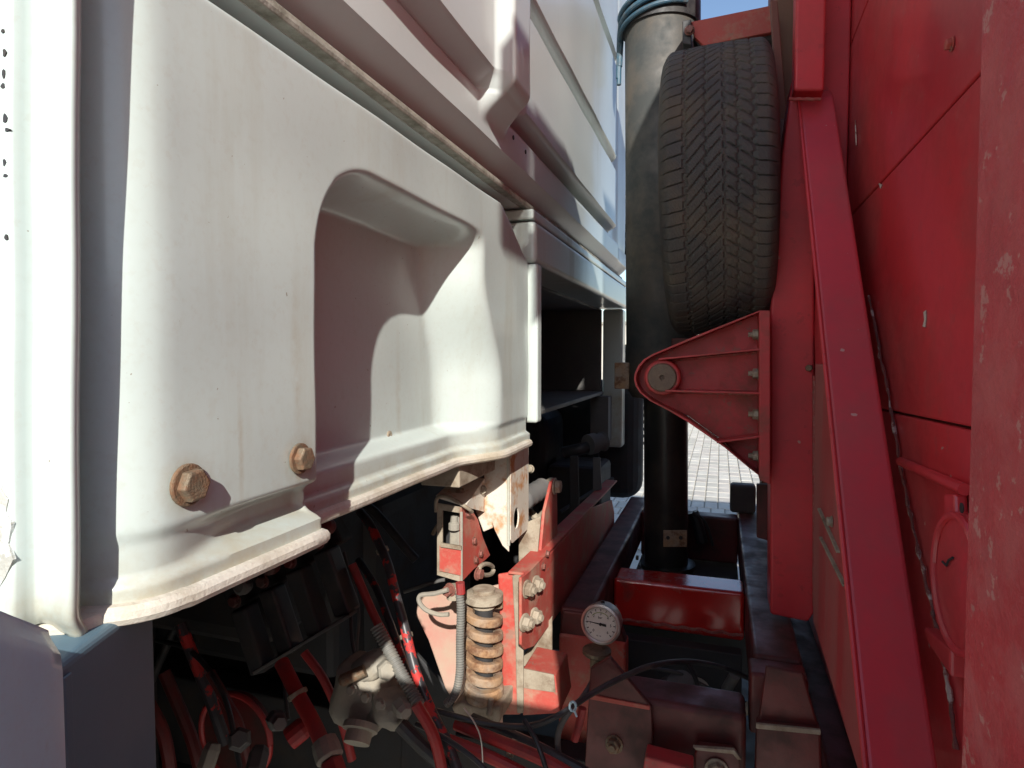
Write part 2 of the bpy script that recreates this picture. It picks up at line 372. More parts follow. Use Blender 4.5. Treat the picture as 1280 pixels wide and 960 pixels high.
P1 = [(.25, -.445), (.294, -.44), (.296, -.385), (.3165, -.3855), (.342, -.357), (.346, -.353), (.400, -.353), (.4065, -.357), (.4255, -.331), (.430, -.327), (1.62, -.327)]
P2 = [(.25, -.445), (.294, -.44), (.296, -.385), (.3165, -.3855), (.342, -.357), (.346, -.353), (.392, -.351), (.398, -.352), (.402, -.374), (.424, -.374), (.432, -.340), (.436, -.336),
      (.612, -.336), (.617, -.340), (.624, -.372), (.652, -.372), (.659, -.340), (.664, -.336), (.95, -.336), (.955, -.37), (.985, -.37), (.99, -.336), (1.62, -.336)]
def prof(Pp, z):
    for (a, xa), (b, xb) in zip(Pp, Pp[1:]):
        if z <= b: return xa + (xb - xa) * (z - a) / (b - a)
    return Pp[-1][1]
def xup(Y, z):
    x1, x2 = prof(P1, z), prof(P2, z)
    if z > .398:
        g = sstep(1.075, 1.09, Y); x2 = -.374 * (1 - g) + x2 * g         # groove down the near side of the raised panel
        e = sstep(2.12, 2.18, Y); x2 = x2 * (1 - e) - .374 * e
    f = sstep(1.015, 1.04, Y)
    x = x1 * (1 - f) + x2 * f
    rib = sstep(.893, .925, Y) * (1 - sstep(1.0, 1.035, Y)) * sstep(.36, .43, z)
    x = x * (1 - rib) - .302 * rib
    rib2 = sstep(2.24, 2.32, Y) * sstep(.30, .44, z)
    x = x * (1 - rib2) - .362 * rib2
    return x + .0005 * math.sin(Y * 23) + .0004 * math.sin(z * 37 + Y * 5)
zz = sorted(set(list(np.round(np.arange(.25, .70, .0035), 5)) + list(np.round(np.arange(.70, .94, .02), 5)) + list(np.arange(.945, 1.0, .005)) + list(np.arange(1.0, 1.63, .03)) + [p[0] for p in P1 + P2]))
YY = [.30, .335, .37] + list(np.arange(.40, .88, .02)) + list(np.arange(.89, 1.10, .004)) + list(np.arange(1.12, 2.19, .03)) + list(np.arange(2.19, 2.40, .007)) + list(np.arange(2.42, 2.51, .015))
MB().grid([[Vector((xup(Y, z), Y, z + H)) for Y in YY] for z in zz]).build('upper_rear_wall', 'white_up', cab, smooth=True, ang=40)
prism('drip_ridge', [(-.392, .30, .297 + H), (-.371, .30, .297 + H), (-.370, .30, .3015 + H), (-.371, .30, .308 + H), (-.380, .30, .315 + H), (-.392, .30, .315 + H)], (0, 2.19, 0), 'grime', cab, bevel=.001)
# body behind the stampings: side wall, roof, floor
box('cab_shell', -2.3, -.448, .31, 2.64, .235, 1.60, 'white_up', cab)
box('cab_roof', -2.3, -.335, .28, 2.67, 1.605, 1.66, 'white_up', cab)
box('cab_floor', -2.3, -.475, .31, 1.19, -.12, .232, 'engine', cab)
# storage opening in the far half
box('opening_top_rail', -.46, -.349, 1.199, 2.51, .186, .268, 'white', cab, bevel=.010, seg=4)
box('opening_top_rail', -.46, -.355, 1.199, 2.51, .272, .292, 'white', cab, bevel=.004)
box('opening_near_jamb', -.47, -.346, 1.2, 1.232, -.135, .184, 'white', cab, bevel=.006, seg=3)
box('opening_far_jamb', -.44, -.360, 2.445, 2.52, -.36, .183, 'white', cab, bevel=.010, seg=4)
box('opening_corner', -.43, -.353, 1.232, 1.262, .152, .185, 'white_up', cab, bevel=.012, seg=4)
box('liner_back', -.80, -.79, 1.2, 2.46, -.15, .2, 'liner', cab)
box('liner_far_wall', -.789, -.442, 2.42, 2.444, -.136, .181, 'liner', cab)
box('liner_floor', -.79, -.43, 1.25, 2.42, -.150, -.137, 'liner', cab)
box('liner_near_wall', -.79, -.475, 1.2, 1.215, -.15, .19, 'liner', cab)
box('liner_top', -.81, -.456, 1.19, 2.50, .179, .234, 'liner', cab)
box('far_support', -.47, -.40, 2.36, 2.435, -.33, -.155, 'liner', cab)
# corner deflector strip with flutes
fl = []
pr = [(-.52, .2465), (-.45, .2475), (-.400, .2488), (-.390, .2490), (-.3872, .2496), (-.3858, .2515), (-.3856, .2560), (-.3852, .2600), (-.3838, .2618), (-.381, .2624),
      (-.372, .2624), (-.364, .2620), (-.3600, .2622), (-.3582, .2634), (-.3578, .2655), (-.3595, .2690), (-.3610, .2712)]
zf = list(np.arange(-.176, -.11, .006)) + list(np.arange(-.10, 1.60, .04))
for z in zf:
    row = []
    for k, (x, y) in enumerate(pr):
        t = k / (len(pr) - 1); zb = max(z, -.176 + .020 * (1 - (min(1, (x + .40) / .035) if x > -.40 else 0)))
        c_ = .010 * sstep(-.155, -.176, z)
        row.append(Vector((x - c_ * .5 + .045 * min(z, .3), y + c_ + .0004 * math.sin(z * 40), zb + H)))
    fl.append(row)
fo = MB().grid(fl).build('corner_deflector', 'white', cab, smooth=True, solid=.004, ang=50)
for (x, y, a, b_) in ((8, 65, 3, 4), (6, 92, 3, 5), (4, 107, 4, 3), (9, 147, 4, 5), (14, 161, 4, 2), (7, 203, 3, 4), (9, 219, 4, 2), (4, 38, 3, 2), (10, 296, 3, 3)):
    q = at(x, y, Y=.2486); q.x = -.3880 + .045 * (q.z - H) - .0003 * (14 - x)
    prism('paint_chip', [Vector((q.x + a * .00042 * math.cos(t) * (1 + .3 * math.sin(3 * t + x)), .24865, q.z + b_ * .00055 * math.sin(t))) for t in np.linspace(0, 5.5, 8)], (0, .0015, 0), 'engine', cab, bevel=0)
rq = random.Random(4)
prism('bare_patch', [at(x - 10, y, Y=.2486) for x, y in ((-30, 600), (6, 598), (14, 603), (12, 612), (20, 624), (17, 640), (24, 655), (20, 680), (26, 700), (16, 722), (8, 735), (-30, 735))], (0, .002, 0), 'peeled', cab, bevel=0)
box('cab_side', -2.3, -.522, .268, .30, -.16, 1.60, 'white', cab)
prism('deflector_foot', [(-.52, .262, -.181 + H), (-.400, .262, -.181 + H), (-.374, .276, -.181 + H), (-.374, .298, -.181 + H), (-.52, .298, -.181 + H)], (0, 0, .016), 'white_dirty', cab, bevel=.004, seg=3)
# flange foot blob
# bolts in the panel
bolt(at(234, 606, X=-.3585), (1, 0, 0), .0123, .0078, cab, 'zinc')['label'] = 'nearer brown hex bolt low on the white panel'
bolt(at(374, 573, X=-.3585), (1, 0, 0), .0112, .0075, cab, 'zinc')['label'] = 'farther brown hex bolt low on the white panel'
p = at(483, 544, X=-.443)
sp = lathe('rivet', [(.0065, 0), (.0062, .002), (.004, .003), (.002, .0022)], (xlow(p.y, p.z - H) - .001, p.y, p.z), (1, 0, 0), 'bolt', cab, 20)
for (x, y) in ((641, 172), (656, 190)):
    q = at(x, y, X=-.352); lathe('drain_hole', [(.004, 0), (.004, .0012)], (xup(q.y, q.z - H), q.y, q.z), (1, 0, 0), 'black', cab, 12)
# intake grille at the far corner of the cab
gr = thing('air_intake_duct', (-.36, 2.75, H), 'tall black slatted air intake at the far corner behind the cab', 'air intake')
box('duct', -.50, -.318, 2.76, 2.95, .42, 1.6, 'black', gr, bevel=.01)
for k in range(30):
    z = .50 + k * .036
    box('slat', -.402, -.338, 2.728, 2.750, z, z + .009, 'bolt', gr, bevel=.001)
box('frame', -.410, -.402, 2.725, 2.755, .46, 1.58, 'black', gr, bevel=.002)
box('frame', -.338, -.330, 2.725, 2.755, .46, 1.58, 'black', gr, bevel=.002)
be = thing('bellows_hose', (-.38, 2.75, H - .2), 'black ribbed bellows hose hanging behind the far cab support', 'hose')
MB().lathe([(.062 if k % 2 else .05, -.42 + k * .0155) for k in range(30)], (-.372, 2.78, H + .02), (0, 0, 1), 24).build('bellows', 'black', be, smooth=True, ang=80)
lathe('clamp', [(.064, 0), (.064, .014)], (-.372, 2.78, H + .03), (0, 0, 1), 'bolt', be, 24)

# ============================================================ NEAR LOWER PANELS
wa = thing('wheel_arch_panel', (-.5, .3, H - .4), 'dark grey-blue plastic wheel arch panel under the cab corner', 'wheel arch')
z1 = -.172
prism('panel', [(-.3456, .240, H + z1), (-.3850, .3387, H + z1), (-2.3, .3387, H + z1), (-2.3, .25, H + z1), (-.352, .232, H + z1)], (0, 0, -.75), 'blue_grey', wa, bevel=.006, seg=4)
prism('raised_edge', [(-.3462, .243, H + z1 - .008), (-.3455, .2450, H + z1 - .008), (-.3478, .2510, H + z1 - .008), (-.3500, .2505, H + z1 - .008)], (0, 0, -.7), 'blue_grey', wa, bevel=.0008, seg=3)
sp2 = thing('side_skirt', (-.4, .18, H - .3), 'pale blue-white side skirt panel with a rounded upper corner, nearest on the left', 'side skirt')
sk = []
for z in list(np.arange(-.75, -.115, .03)) + [-.112, -.108, -.1045, -.102, -.1005, -.1]:
    row = []
    t = sstep(-.115, -.1, z) if z > -.115 else 0
    for (x, y) in [(-.2720, .1485), (-.2602, .150), (-.2630, .157), (-.2654, .163), (-.2680, .1695), (-.2702, .1735), (-.2734, .182), (-.2772, .191), (-.2812, .1985), (-.285, .1985), (-.2895, .195)]:
        row.append(Vector((x - .004 * t, y + .003 * t * (.17 - y) / .03, z + H - .7 * (y - .165) * sstep(-.3, -.1, z))))
    sk.append(row)
prism('sun_blocker', [(-.42, .197, H - .75), (-.294, .197, H - .75), (-.294, .197, H - .14), (-.42, .197, H - .14)], (0, .008, 0), 'blue_grey', sp2)  # hidden strip added behind the skirt to keep sun off the casting
q = MB().grid(sk); n = len(sk[0]); q.F.append([(len(sk) - 1) * n + k for k in range(n)]); q.build('skirt', 'pale', sp2, smooth=True, ang=50)

# ============================================================ TIPPER BODY (right)
tb = thing('tipper_headboard', (.3, 1.2, H), 'red steel tipper headboard with a diagonal brace and thick near corner post', 'headboard')
XS = .235
ya, yb_ = at(1222, 0, X=.08), at(1196, 960, X=.08)
def post(z0, z1):
    V = []
    for z in (z0, z1):
        y = ya.y + (yb_.y - ya.y) * (H + z - ya.z) / (yb_.z - ya.z)
        V += [(.08, y, H + z), (.08, .09, H + z), (.26, .09, H + z), (.26, y, H + z)]
    return V
FB = [[3, 2, 1, 0], [4, 5, 6, 7], [0, 1, 5, 4], [1, 2, 6, 5], [2, 3, 7, 6], [3, 0, 4, 7]]
mesh('corner_post', post(-.17, 1.18), FB, 'red_post', tb, bevel=.005, seg=3)
mesh('corner_post_foot', post(-.80, -.172), FB, 'red_post', tb, bevel=.005, seg=3)
# sheets of the headboard: four pieces with open joints over a backing sheet
box('backing_sheet', XS + .012, XS + .03, .24, 2.55, -.72, 1.45, 'red_dark', tb)
zt = 1.45
def sheet(pts, **k):
    return prism('headboard_sheet', [Vector((XS, p.y, p.z)) for p in pts], (.011, 0, 0), 'red_sheet', tb, bevel=.0025, seg=3, **k)
def S(px, py): return at(px, py, X=XS)
Yn, Yf = .275, 2.54
g = .0016
zs_ = [(H - .71, H - .71), (S(1120, 516).z, S(1205, 534).z), (S(1070, 262).z, S(1215, 103).z), (S(1038, 120).z, S(1082, 8).z), (H + zt, H + zt)]
ys_ = [(Yf, Yn), (S(1120, 516).y, S(1205, 534).y), (S(1070, 262).y, S(1215, 103).y), (S(1038, 120).y, S(1082, 8).y), (Yf, Yn)]
def zl(k, y):
    (za, zb), (ya, yb) = zs_[k], ys_[k]; return za + (zb - za) * (y - ya) / (yb - ya)
print('seams', [(round(zl(k, Yn) - H, 3), round(zl(k, Yf) - H, 3)) for k in range(5)])
for k in range(4):
    sheet([Vector((XS, Yf, zl(k, Yf) + g)), Vector((XS, Yn, zl(k, Yn) + g)), Vector((XS, Yn, zl(k + 1, Yn) - g)), Vector((XS, Yf, zl(k + 1, Yf) - g))])
box('top_rail', .234, .30, .24, 2.56, 1.4515, 1.475, 'red', tb, bevel=.006)
box('bottom_rail', .19, .30, .24, 2.56, -.80, -.722, 'red_dark', tb, bevel=.006)
# front stiffeners
plY('stiffener_post', [(963, 768), (1010, 778), (1018, 766), (1018, 300), (1010, 120), (990, 100), (978, 190), (963, 392)], 1.36, .09, 'red', tb, bevel=.005, seg=3)
box('stiffener_web', .178, .234, 1.40, 1.43, -.50, 1.45, 'red', tb)
tube('weld_bead', [at(1018, y, Y=1.356) + Vector((0, .004, 0)) for y in range(470, 770, 12)], .0035, 'weld', tb, seg=6)
box('far_stiffener_post', .122, .232, 1.98, 2.08, -.50, 1.60, 'brown_red', tb, bevel=.004)
box('far_stiffener_post', .108, .232, 1.56, 1.66, -.02, 1.60, 'brown_red', tb, bevel=.005)
prism('carrier_strut', [at(963, 0, Y=1.50), at(972, 0, Y=1.50), at(986, 170, Y=1.50), at(977, 200, Y=1.50)], (0, .03, 0), 'brown_red', tb)
# diagonal brace: a channel leaning towards the near side as it goes down
up = at(1010, 122, Y=1.352); t0 = Vector((.139, 1.352, at(1000, 124, Y=1.352).z)); t1_ = Vector((.200, 1.352, at(1000, 124, Y=1.352).z))
bz = at(1100, 960, Y=.66).z; d = Vector((0, .66 - 1.352, bz - t0.z)); d2 = d * 1.28
MB().prism([t0, t1_, t1_ + Vector((0, .045, .03)), t0 + Vector((0, .045, .03))], d2).build('diagonal_brace', 'red_brace', tb, bevel=.005, seg=3)
tube('brace_edge', [t0 + d2 * f + Vector((-.001, .002, 0)) for f in (0, .3, .6, 1)], .0028, 'red', tb, seg=8, sub=1)
upl = at(990, 122, Y=1.345); upr = at(1027, 122, Y=1.345)
prism('upper_post', [(upl.x, 1.31, upl.z), (upr.x, 1.31, upr.z), (upr.x, 1.358, upr.z), (upl.x, 1.358, upl.z)], (0, 0, .9), 'red', tb, bevel=.005, seg=3)
tube('weld_bead', [at(x, 124 + .4 * math.sin(x), Y=1.31) for x in range(986, 1030, 4)], .003, 'weld', tb, seg=6)
# gusset plates between the post and the brace
plX('gusset_plate', [(1019, 455), (1029, 455), (1105, 960), (1100, 1000), (1072, 962), (1016, 775)], .166, .008, 'gusset', tb)
plX('gusset_plate', [(1020, 200), (1040, 330), (1075, 640), (1100, 960), (1080, 960), (1032, 640), (1019, 455), (1014, 330)], .176, .008, 'red', tb)
for a_, b_ in (((1024, 636), (1048, 690)), ((1026, 672), (1056, 732))):
    m_ = MB().beam(at(*a_, X=.164), at(*b_, X=.164), .006, .004); m_.build('gusset_rib', 'dusty', tb, bevel=.001)
bolt(at(1040, 652, X=.165), (-1, 0, 0), .007, .006, tb, 'bolt')
bolt(at(1012, 460, Y=1.36), (-.4, -1, 0), .007, .008, tb, 'zinc', washer=False)
# sealant along the brace, handle bar, round cover, plug, chips
def brace_edge(f): return t1_ + d * f
rs = random.Random(5)
pts = []
for k in range(46):
    y = 370 + k * 12.6; xx = np.interp(y, [125, 370, 515, 620, 700, 800, 880, 960], [1032, 1084, 1113, 1131, 1150, 1172, 1187, 1198])
    pts.append(at(xx + rs.uniform(-1.2, 1.2) + 1.5, y, X=XS - .004))
tube('seam_sealant', pts, [.0011 + .0019 * rs.random() for _ in range(92)], 'seal', tb, seg=6, sub=2)
tube('seam_sealant', [at(1069 + k * 1.1 + rs.uniform(-1, 1), 150 + k * 16, X=XS - .003) - Vector((0, 0, 0)) for k in range(3)], .001, 'seal', tb, seg=6)
tube('weld_bead', [at(1034 + .3 * math.sin(k), 2 + k * 8, X=XS - .003) for k in range(16)], .003, 'weld', tb, seg=6)
hb0, hb1 = at(1126, 577, X=XS - .008), at(1206, 612, X=XS - .008)
tube('handle_bar', [hb0, hb0.lerp(hb1, .5), hb1], .006, 'red_sheet', tb, seg=12)
cc = at(1212, 730, X=XS - .005); 
MB().lathe([(.068, 0), (.068, .006), (.062, .010)], cc, (-1, 0, 0), 40).build('round_cover', 'red_sheet', tb, bevel=.001)
cv = bpy.data.objects['round_cover']
tube('cover_rim', [cc + Vector((-.011, .064 * math.cos(a), .064 * math.sin(a))) for a in np.linspace(0, 6.283, 40)], .004, 'red_sheet', cv, seg=8, sub=1)
tube('crack', [at(x, y, X=XS - .0165) for x, y in ((1178, 702), (1183, 707), (1186, 700), (1191, 697))], .0012, 'engine', cv, seg=5, sub=1)
prism('lug', [at(x, y, X=XS - .001) for x, y in ((1196, 618), (1210, 618), (1212, 655), (1197, 655))], (-.012, 0, 0), 'red_sheet', tb, bevel=.003)
lathe('hole', [(.005, 0), (.005, .001)], at(1203, 635, X=XS - .0135), (-1, 0, 0), 'engine', tb, 12)
prism('corner_rib', [at(x, y, X=XS - .001) for x, y in ((1175, 785), (1212, 815), (1212, 850), (1180, 806))], (-.016, 0, 0), 'red_sheet', tb, bevel=.003)
pl = bolt(at(1190, 55, X=XS - .001), (-1, 0, 0), .006, .005, tb, 'red_dusty')
prism('paint_chip', [at(x, y, X=XS - .0006) for x, y in ((1155, 390), (1158, 388), (1158, 399), (1157, 409), (1154, 408), (1156, 400))], (-.0008, 0, 0), 'chip', tb, bevel=0)
prism('paint_chip', [at(x, y, X=XS - .0006) for x, y in ((1099, 229), (1103, 231), (1101, 236))], (-.0008, 0, 0), 'chip', tb, bevel=0)
# side boards and floor of the body behind the headboard (outside the frame, they cast the long shadow)
box('side_board', .27, 5.0, 2.50, 2.55, -.2, .95, 'red', tb)
box('side_board', .27, 5.0, .245, .29, -.2, .95, 'red', tb)
box('body_floor', .27, 5.0, .30, 2.49, -.30, -.21, 'red_dark', tb)
# unseen slotted plate added above the near post to shade the cab wall
tc = thing('slotted_shade_caster', (.08, .1, H + 1), 'red slotted plate added out of view above the near corner post to shade the cab wall', 'bracket')
x_ = .075
box('shade_plate', x_ - .006, x_, -.21, -.150, .93, 1.14, 'red', tc)
box('shade_plate', x_ - .006, x_, -.018, .24, .80, 1.17, 'red', tc)
box('shade_plate', x_ - .006, x_, -.1495, -.0185, 1.13, 1.16, 'red', tc)
box('shade_plate', x_ - .006, x_, -.1495, -.0185, .93, .99, 'red', tc)
for k in range(3): box('slot_bar', x_ - .006, x_, -.128 + k * .034, -.114 + k * .034, .991, 1.129, 'red', tc, bevel=.001)

# ============================================================ TRUNNION BRACKET
br = thing('trunnion_bracket', (.0, 1.35, H), 'red triangular ribbed bracket bolted to the headboard under the tyre', 'bracket')
Yb = 1.345
outl = [(948, 392), (948, 588), (935, 580), (905, 552), (860, 520), (818, 500), (802, 488), (797, 472), (802, 456), (818, 444)]
plY('web_plate', outl, Yb, .012, 'red_bracket', br)
def rim(pa, n, depth=.048, th=.004, mat='red_bracket'):
    for i in range(len(pa) - 1): pass
    V = []; Fc = []
    c_ = Vector((0, 0, 0))
    pts_ = [at(x, y, Y=Yb) for x, y in pa]
    cx = at(890, 480, Y=Yb)
    for p_ in pts_:
        inn = (cx - p_).normalized() * th
        for q_ in (p_, p_ + inn):
            V.append(q_ + Vector((0, -depth, 0))); V.append(q_ + Vector((0, .014, 0)))
    for i in range(len(pts_) - 1):
        a_ = i * 4; b_ = a_ + 4
        Fc += [[a_, a_ + 1, b_ + 1, b_], [a_ + 2, b_ + 2, b_ + 3, a_ + 3], [a_, b_, b_ + 2, a_ + 2], [a_ + 1, a_ + 3, b_ + 3, b_ + 1]]
    return mesh(n, V, Fc, mat, br)
rim([(948, 390), (905, 407), (860, 425), (818, 443), (808, 449), (801, 457), (797, 466), (796, 473), (798, 481), (803, 489), (815, 499), (838, 511), (860, 524), (905, 555), (935, 580), (948, 590)], 'edge_flange')
for (xa, ya, xb, yb_) in ((826, 450, 949, 438), (834, 488, 949, 491), (896, 550, 949, 543)):
    a_, b_ = at(xa, ya, Y=Yb), at(xb, yb_, Y=Yb)
    tube('weld_bead', [a_.lerp(b_, f) + Vector((0, -.002, -.003 + .001 * math.sin(f * 90))) for f in np.linspace(0, 1, 30)], .0028, 'weld', br, seg=6, sub=1)
    MB().prism([a_, b_, b_ + Vector((0, 0, .004)), a_ + Vector((0, 0, .004))], (0, -.052, 0)).build('rib', 'red_bracket', br, bevel=.001)
plY('base_plate', [(949, 388), (963, 388), (963, 606), (949, 600)], Yb - .060, .10, 'red_bracket', br)
pc = at(830, 471, Y=Yb - .001)
lathe('pin_boss', [(.036, 0), (.036, .040), (.033, .043)], pc, (0, -1, 0), 'red_bracket', br, 40, bevel=.001)
lathe('pin', [(.029, 0), (.029, .047), (.027, .050), (.005, .050), (.004, .044)], pc, (0, -1, 0), 'pin', br, 40, bevel=.0008)
for y in (418, 467, 518, 570):
    c_ = at(949, y, Y=Yb - .022)
    bolt(c_, (-1, 0, 0), .0105, .010, br, 'bolt', stub=.008)
# shaft that carries the cylinder
MB().lathe([(.027, 0), (.027, .42)], pc, (0, 1, 0), 24).build('trunnion_shaft', 'red_dark', br, smooth=True)
box('back_web', -.13, .10, 1.80, 1.815, -.13, .05, 'red_dark', br)

# ============================================================ HYDRAULIC CYLINDER
cy = thing('hydraulic_cylinder', (-.165, 1.96, H - .5), 'grimy steel telescopic tipping cylinder standing between cab and tyre', 'hydraulic cylinder')
c1 = Vector((-.170, 1.96, H)); cax = Vector((-.012, 0, 1)).normalized()
MB().lathe([(.060, -.13), (.090, -.125), (.104, -.10), (.107, -.02), (.107, 1.02), (.104, 1.03)], c1, cax, 48).build('outer_tube', 'steel_tube', cy, smooth=True)
MB().lathe([(.066, -.64), (.066, -.10)], c1 + Vector((.012, 0, 0)), cax, 48).build('inner_stage', 'tube_dark', cy, smooth=True)
lathe('base_ring', [(.078, -.70), (.078, -.655), (.084, -.65), (.084, -.638), (.072, -.636)], c1 + Vector((.016, 0, 0)), cax, 'tube_dark', cy, 48, smooth=True)
lathe('collar', [(.114, .97), (.114, 1.04), (.10, 1.06)], c1, cax, 'black', cy, 48, smooth=True)
pp = plY('tie_plate', [(829, 663), (859, 663), (859, 684), (829, 684)], 1.882, .006, 'coil', cy)
for x in (835, 851): bolt(at(x, 672, Y=1.881), (0, -1, 0), .006, .004, cy, 'engine', washer=False)
box('trunnion_block', -.305, -.26, 1.90, 2.0, -.10, -.02, 'coil', cy)
# stay between the post and the cylinder
st = thing('cylinder_stay', (.0, 1.86, H + 1), 'faded red flat stay from the tipper post to the top of the cylinder', 'stay')
plY('arm', [(864, 27), (952, 9), (975, 4), (975, 38), (880, 57), (868, 46)], 1.80, .03, 'red_dusty', st)
plY('arm_flange', [(866, 47), (880, 58), (975, 39), (975, 48), (880, 66)], 1.815, .16, 'engine', st)
plY('clamp', [(853, 26), (864, 24), (864, 56), (853, 54)], 1.79, .07, 'black', st)
bolt(at(862, 38, Y=1.785), (0, -1, 0), .011, .008, st, 'bolt_red')
for k, (dz, rr) in enumerate(((1.005, .0085), (.98, .007), (1.03, .007))):
    pts = [Vector((-.181 + (.120 + .002 * k) * math.cos(a), 1.96 + .120 * math.sin(a), H + dz + .02 * math.sin(a * 1.0 + 2.2) + .0 * k)) for a in np.linspace(R(178), R(310), 12)]
    pts = [pts[0] + Vector((-.005, 0, -.10 - .03 * k)), pts[0] + Vector((-.003, 0, -.05))] + pts
    o = tube('blue_hose', pts, rr, 'blue_rope')
    tag(o, ['thick blue hose looped round the cylinder top, middle one', 'lowest thin blue hose round the cylinder top', 'uppermost thin blue hose round the cylinder top'][k], 'hose', 'blue hoses round the cylinder')

# ============================================================ SPARE WHEEL
RT, HW = .315, .106
sw = thing('spare_wheel', (-.010, 1.53, H + .366), 'worn black spare tyre stored upright between cylinder and red post', 'tyre')
nu, nv = 1440, 72
uu = np.linspace(-1, 1, nv); th = np.arange(nu) / nu * 2 * np.pi
T, U = np.meshgrid(th, uu, indexing='ij')
au = np.abs(U)
base = RT - .004 * au ** 2 - .020 * np.clip((au - .80) / .20, 0, 1) ** 2.2
npitch = 78
s = T * npitch / (2 * np.pi)
def wav(a): return a - np.floor(a)
# diagonal grooves: steep near the centre and flat at the shoulder, turned up to the middle line
lat = np.where(U < .12, (U - .12) / -1.12, (U - .12) / .88)
curve = np.where(lat < .62, 1.9 * lat, 1.9 * .62 + .35 * (lat - .62))
curve = np.where(U < .12, curve * -2.6, curve * -1.4)
ph = wav(s + curve + np.where(U < .12, 0, .5) + .05 * np.sin(7 * T))
gw = np.where(lat < .6, .15, .10)
g1 = 1 - np.clip(np.abs(ph - .5) / (gw * .5), 0, 1) ** 3
g1 = g1 * np.clip((lat - .03) / .04, 0, 1)
# zig-zag circumferential grooves
zig = .02 * np.sign(wav(s) - .5)
def cg(c, w_): return 1 - np.clip(np.abs(U - c - zig) / w_, 0, 1) ** 3
g2 = np.maximum.reduce([cg(-.55, .035), cg(-.20, .022), cg(.12, .02), cg(.34, .026), cg(.60, .035)])
ph3 = wav(s * 2 + curve * 2 + .25)
g3 = (1 - np.clip(np.abs(ph3 - .5) / .10, 0, 1)) * ((lat > .1) & (lat < .6)) * .25
shoulder = np.clip((au - .93) / .07, 0, 1)
g = np.maximum(np.maximum(g1, g2 * .8), g3) * (1 - shoulder)
rad = base - .0040 * g
# side walls
pro = [(1.0, 0, 0), (1.015, -.004, 0), (1.05, -.03, 0), (1.06, -.055, 0), (1.0, -.085, 0), (.9, -.105, 0)]
cen = WL[sw.name]; tilt = Matrix.Rotation(R(-1.5), 3, 'Y')
V = np.zeros((nu, nv + 12, 3)); r_edge = rad[:, 0].mean()
V[:, 6:6 + nv, 0] = U * HW; V[:, 6:6 + nv, 1] = rad * np.cos(T); V[:, 6:6 + nv, 2] = rad * np.sin(T)
for k, (f, dr, _) in enumerate(pro):
    rr = RT - .026 + dr
    for col, sgn in ((5 - k, -1), (6 + nv + k, 1)):
        V[:, col, 0] = sgn * HW * f; V[:, col, 1] = rr * np.cos(th); V[:, col, 2] = rr * np.sin(th)
nc = nv + 12; V = V.reshape(-1, 3) @ np.array(tilt).T + np.array(cen)
idx = np.arange(nu * nc).reshape(nu, nc); nx = np.roll(idx, -1, axis=0)
Fq = np.stack([idx[:, :-1], nx[:, :-1], nx[:, 1:], idx[:, 1:]], -1).reshape(-1, 4)
me = bpy.data.meshes.new('tyre'); me.from_pydata((V - np.array(cen)).tolist(), [], Fq.tolist()); me.update()
ty = bpy.data.objects.new('tyre', me); sc.collection.objects.link(ty); ty.parent = sw; me.materials.append(M['rubber']); WL[ty.name] = Vector(cen)
me.polygons.foreach_set('use_smooth', [True] * len(me.polygons)); me.set_sharp_from_angle(angle=R(45))
MB().lathe([(.205, -.09), (.200, -.07), (.18, -.06), (.18, .06), (.20, .07), (.205, .09)], cen, (1, 0, 0), 48).build('rim', 'liner', sw, smooth=True)
box('wheel_hanger', .095, .125, 1.45, 1.62, .25, .50, 'red_dark', sw)

# ============================================================ SUBFRAME UNDER THE CYLINDER
sf = thing('tipper_subframe', (-.1, 1.7, H - .6), 'dark red box-section subframe carrying the cylinder between cab and tipper', 'subframe')
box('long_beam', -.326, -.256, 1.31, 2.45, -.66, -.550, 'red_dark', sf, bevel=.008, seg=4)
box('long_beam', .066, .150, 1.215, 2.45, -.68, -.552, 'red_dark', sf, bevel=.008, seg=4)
box('beam_leg', -.326, -.180, 1.300, 1.345, -.86, -.605, 'red_dusty', sf, bevel=.006, seg=3)
prism('leg_gusset', [Vector((-.326, 1.305, H - .61)), Vector((-.18, 1.305, H - .61)), Vector((-.20, 1.305, H - .555)), Vector((-.318, 1.305, H - .555))], (0, .03, 0), 'red_dark', sf, bevel=.004)
box('cross_beam', -.2555, .0655, 1.60, 1.70, -.70, -.578, 'red_gloss', sf, bevel=.010, seg=5)
tube('weld_bead', [Vector((x, 1.597 + .002 * math.sin(x * 90), H - .682 + .002 * math.sin(x * 140))) for x in np.linspace(-.25, .062, 40)], .004, 'weld', sf, seg=6, sub=1)
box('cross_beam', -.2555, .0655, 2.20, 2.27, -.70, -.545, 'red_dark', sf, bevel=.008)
box('belly_pan', -2.3, 1.6, .95, 2.44, -1.22, -1.18, 'engine', sf)
box('base_plate', -.255, .065, 1.721, 2.40, -.74, -.705, 'engine', sf)
box('base_wall', -.255, .065, 1.702, 1.72, -.70, -.60, 'engine', sf)
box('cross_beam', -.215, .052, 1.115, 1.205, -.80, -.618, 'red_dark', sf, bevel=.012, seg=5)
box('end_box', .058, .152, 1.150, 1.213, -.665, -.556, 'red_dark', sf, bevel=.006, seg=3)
plY('end_cover', [(958, 833), (1004, 842), (1024, 912), (948, 905)], 1.105, .012, 'red_dark', sf, bevel=.003)
plY('end_lip', [(946, 906), (1026, 914), (1028, 975), (944, 975)], 1.09, .03, 'red_dark', sf, bevel=.004)
plY('end_lip_edge', [(945, 905), (1026, 913), (1026, 919), (945, 911)], 1.088, .006, 'dusty', sf, bevel=.001)
plY('corner_gusset', [(738, 836), (762, 822), (814, 884), (818, 975), (730, 975), (734, 900)], 1.095, .012, 'red_dark', sf, bevel=.002)
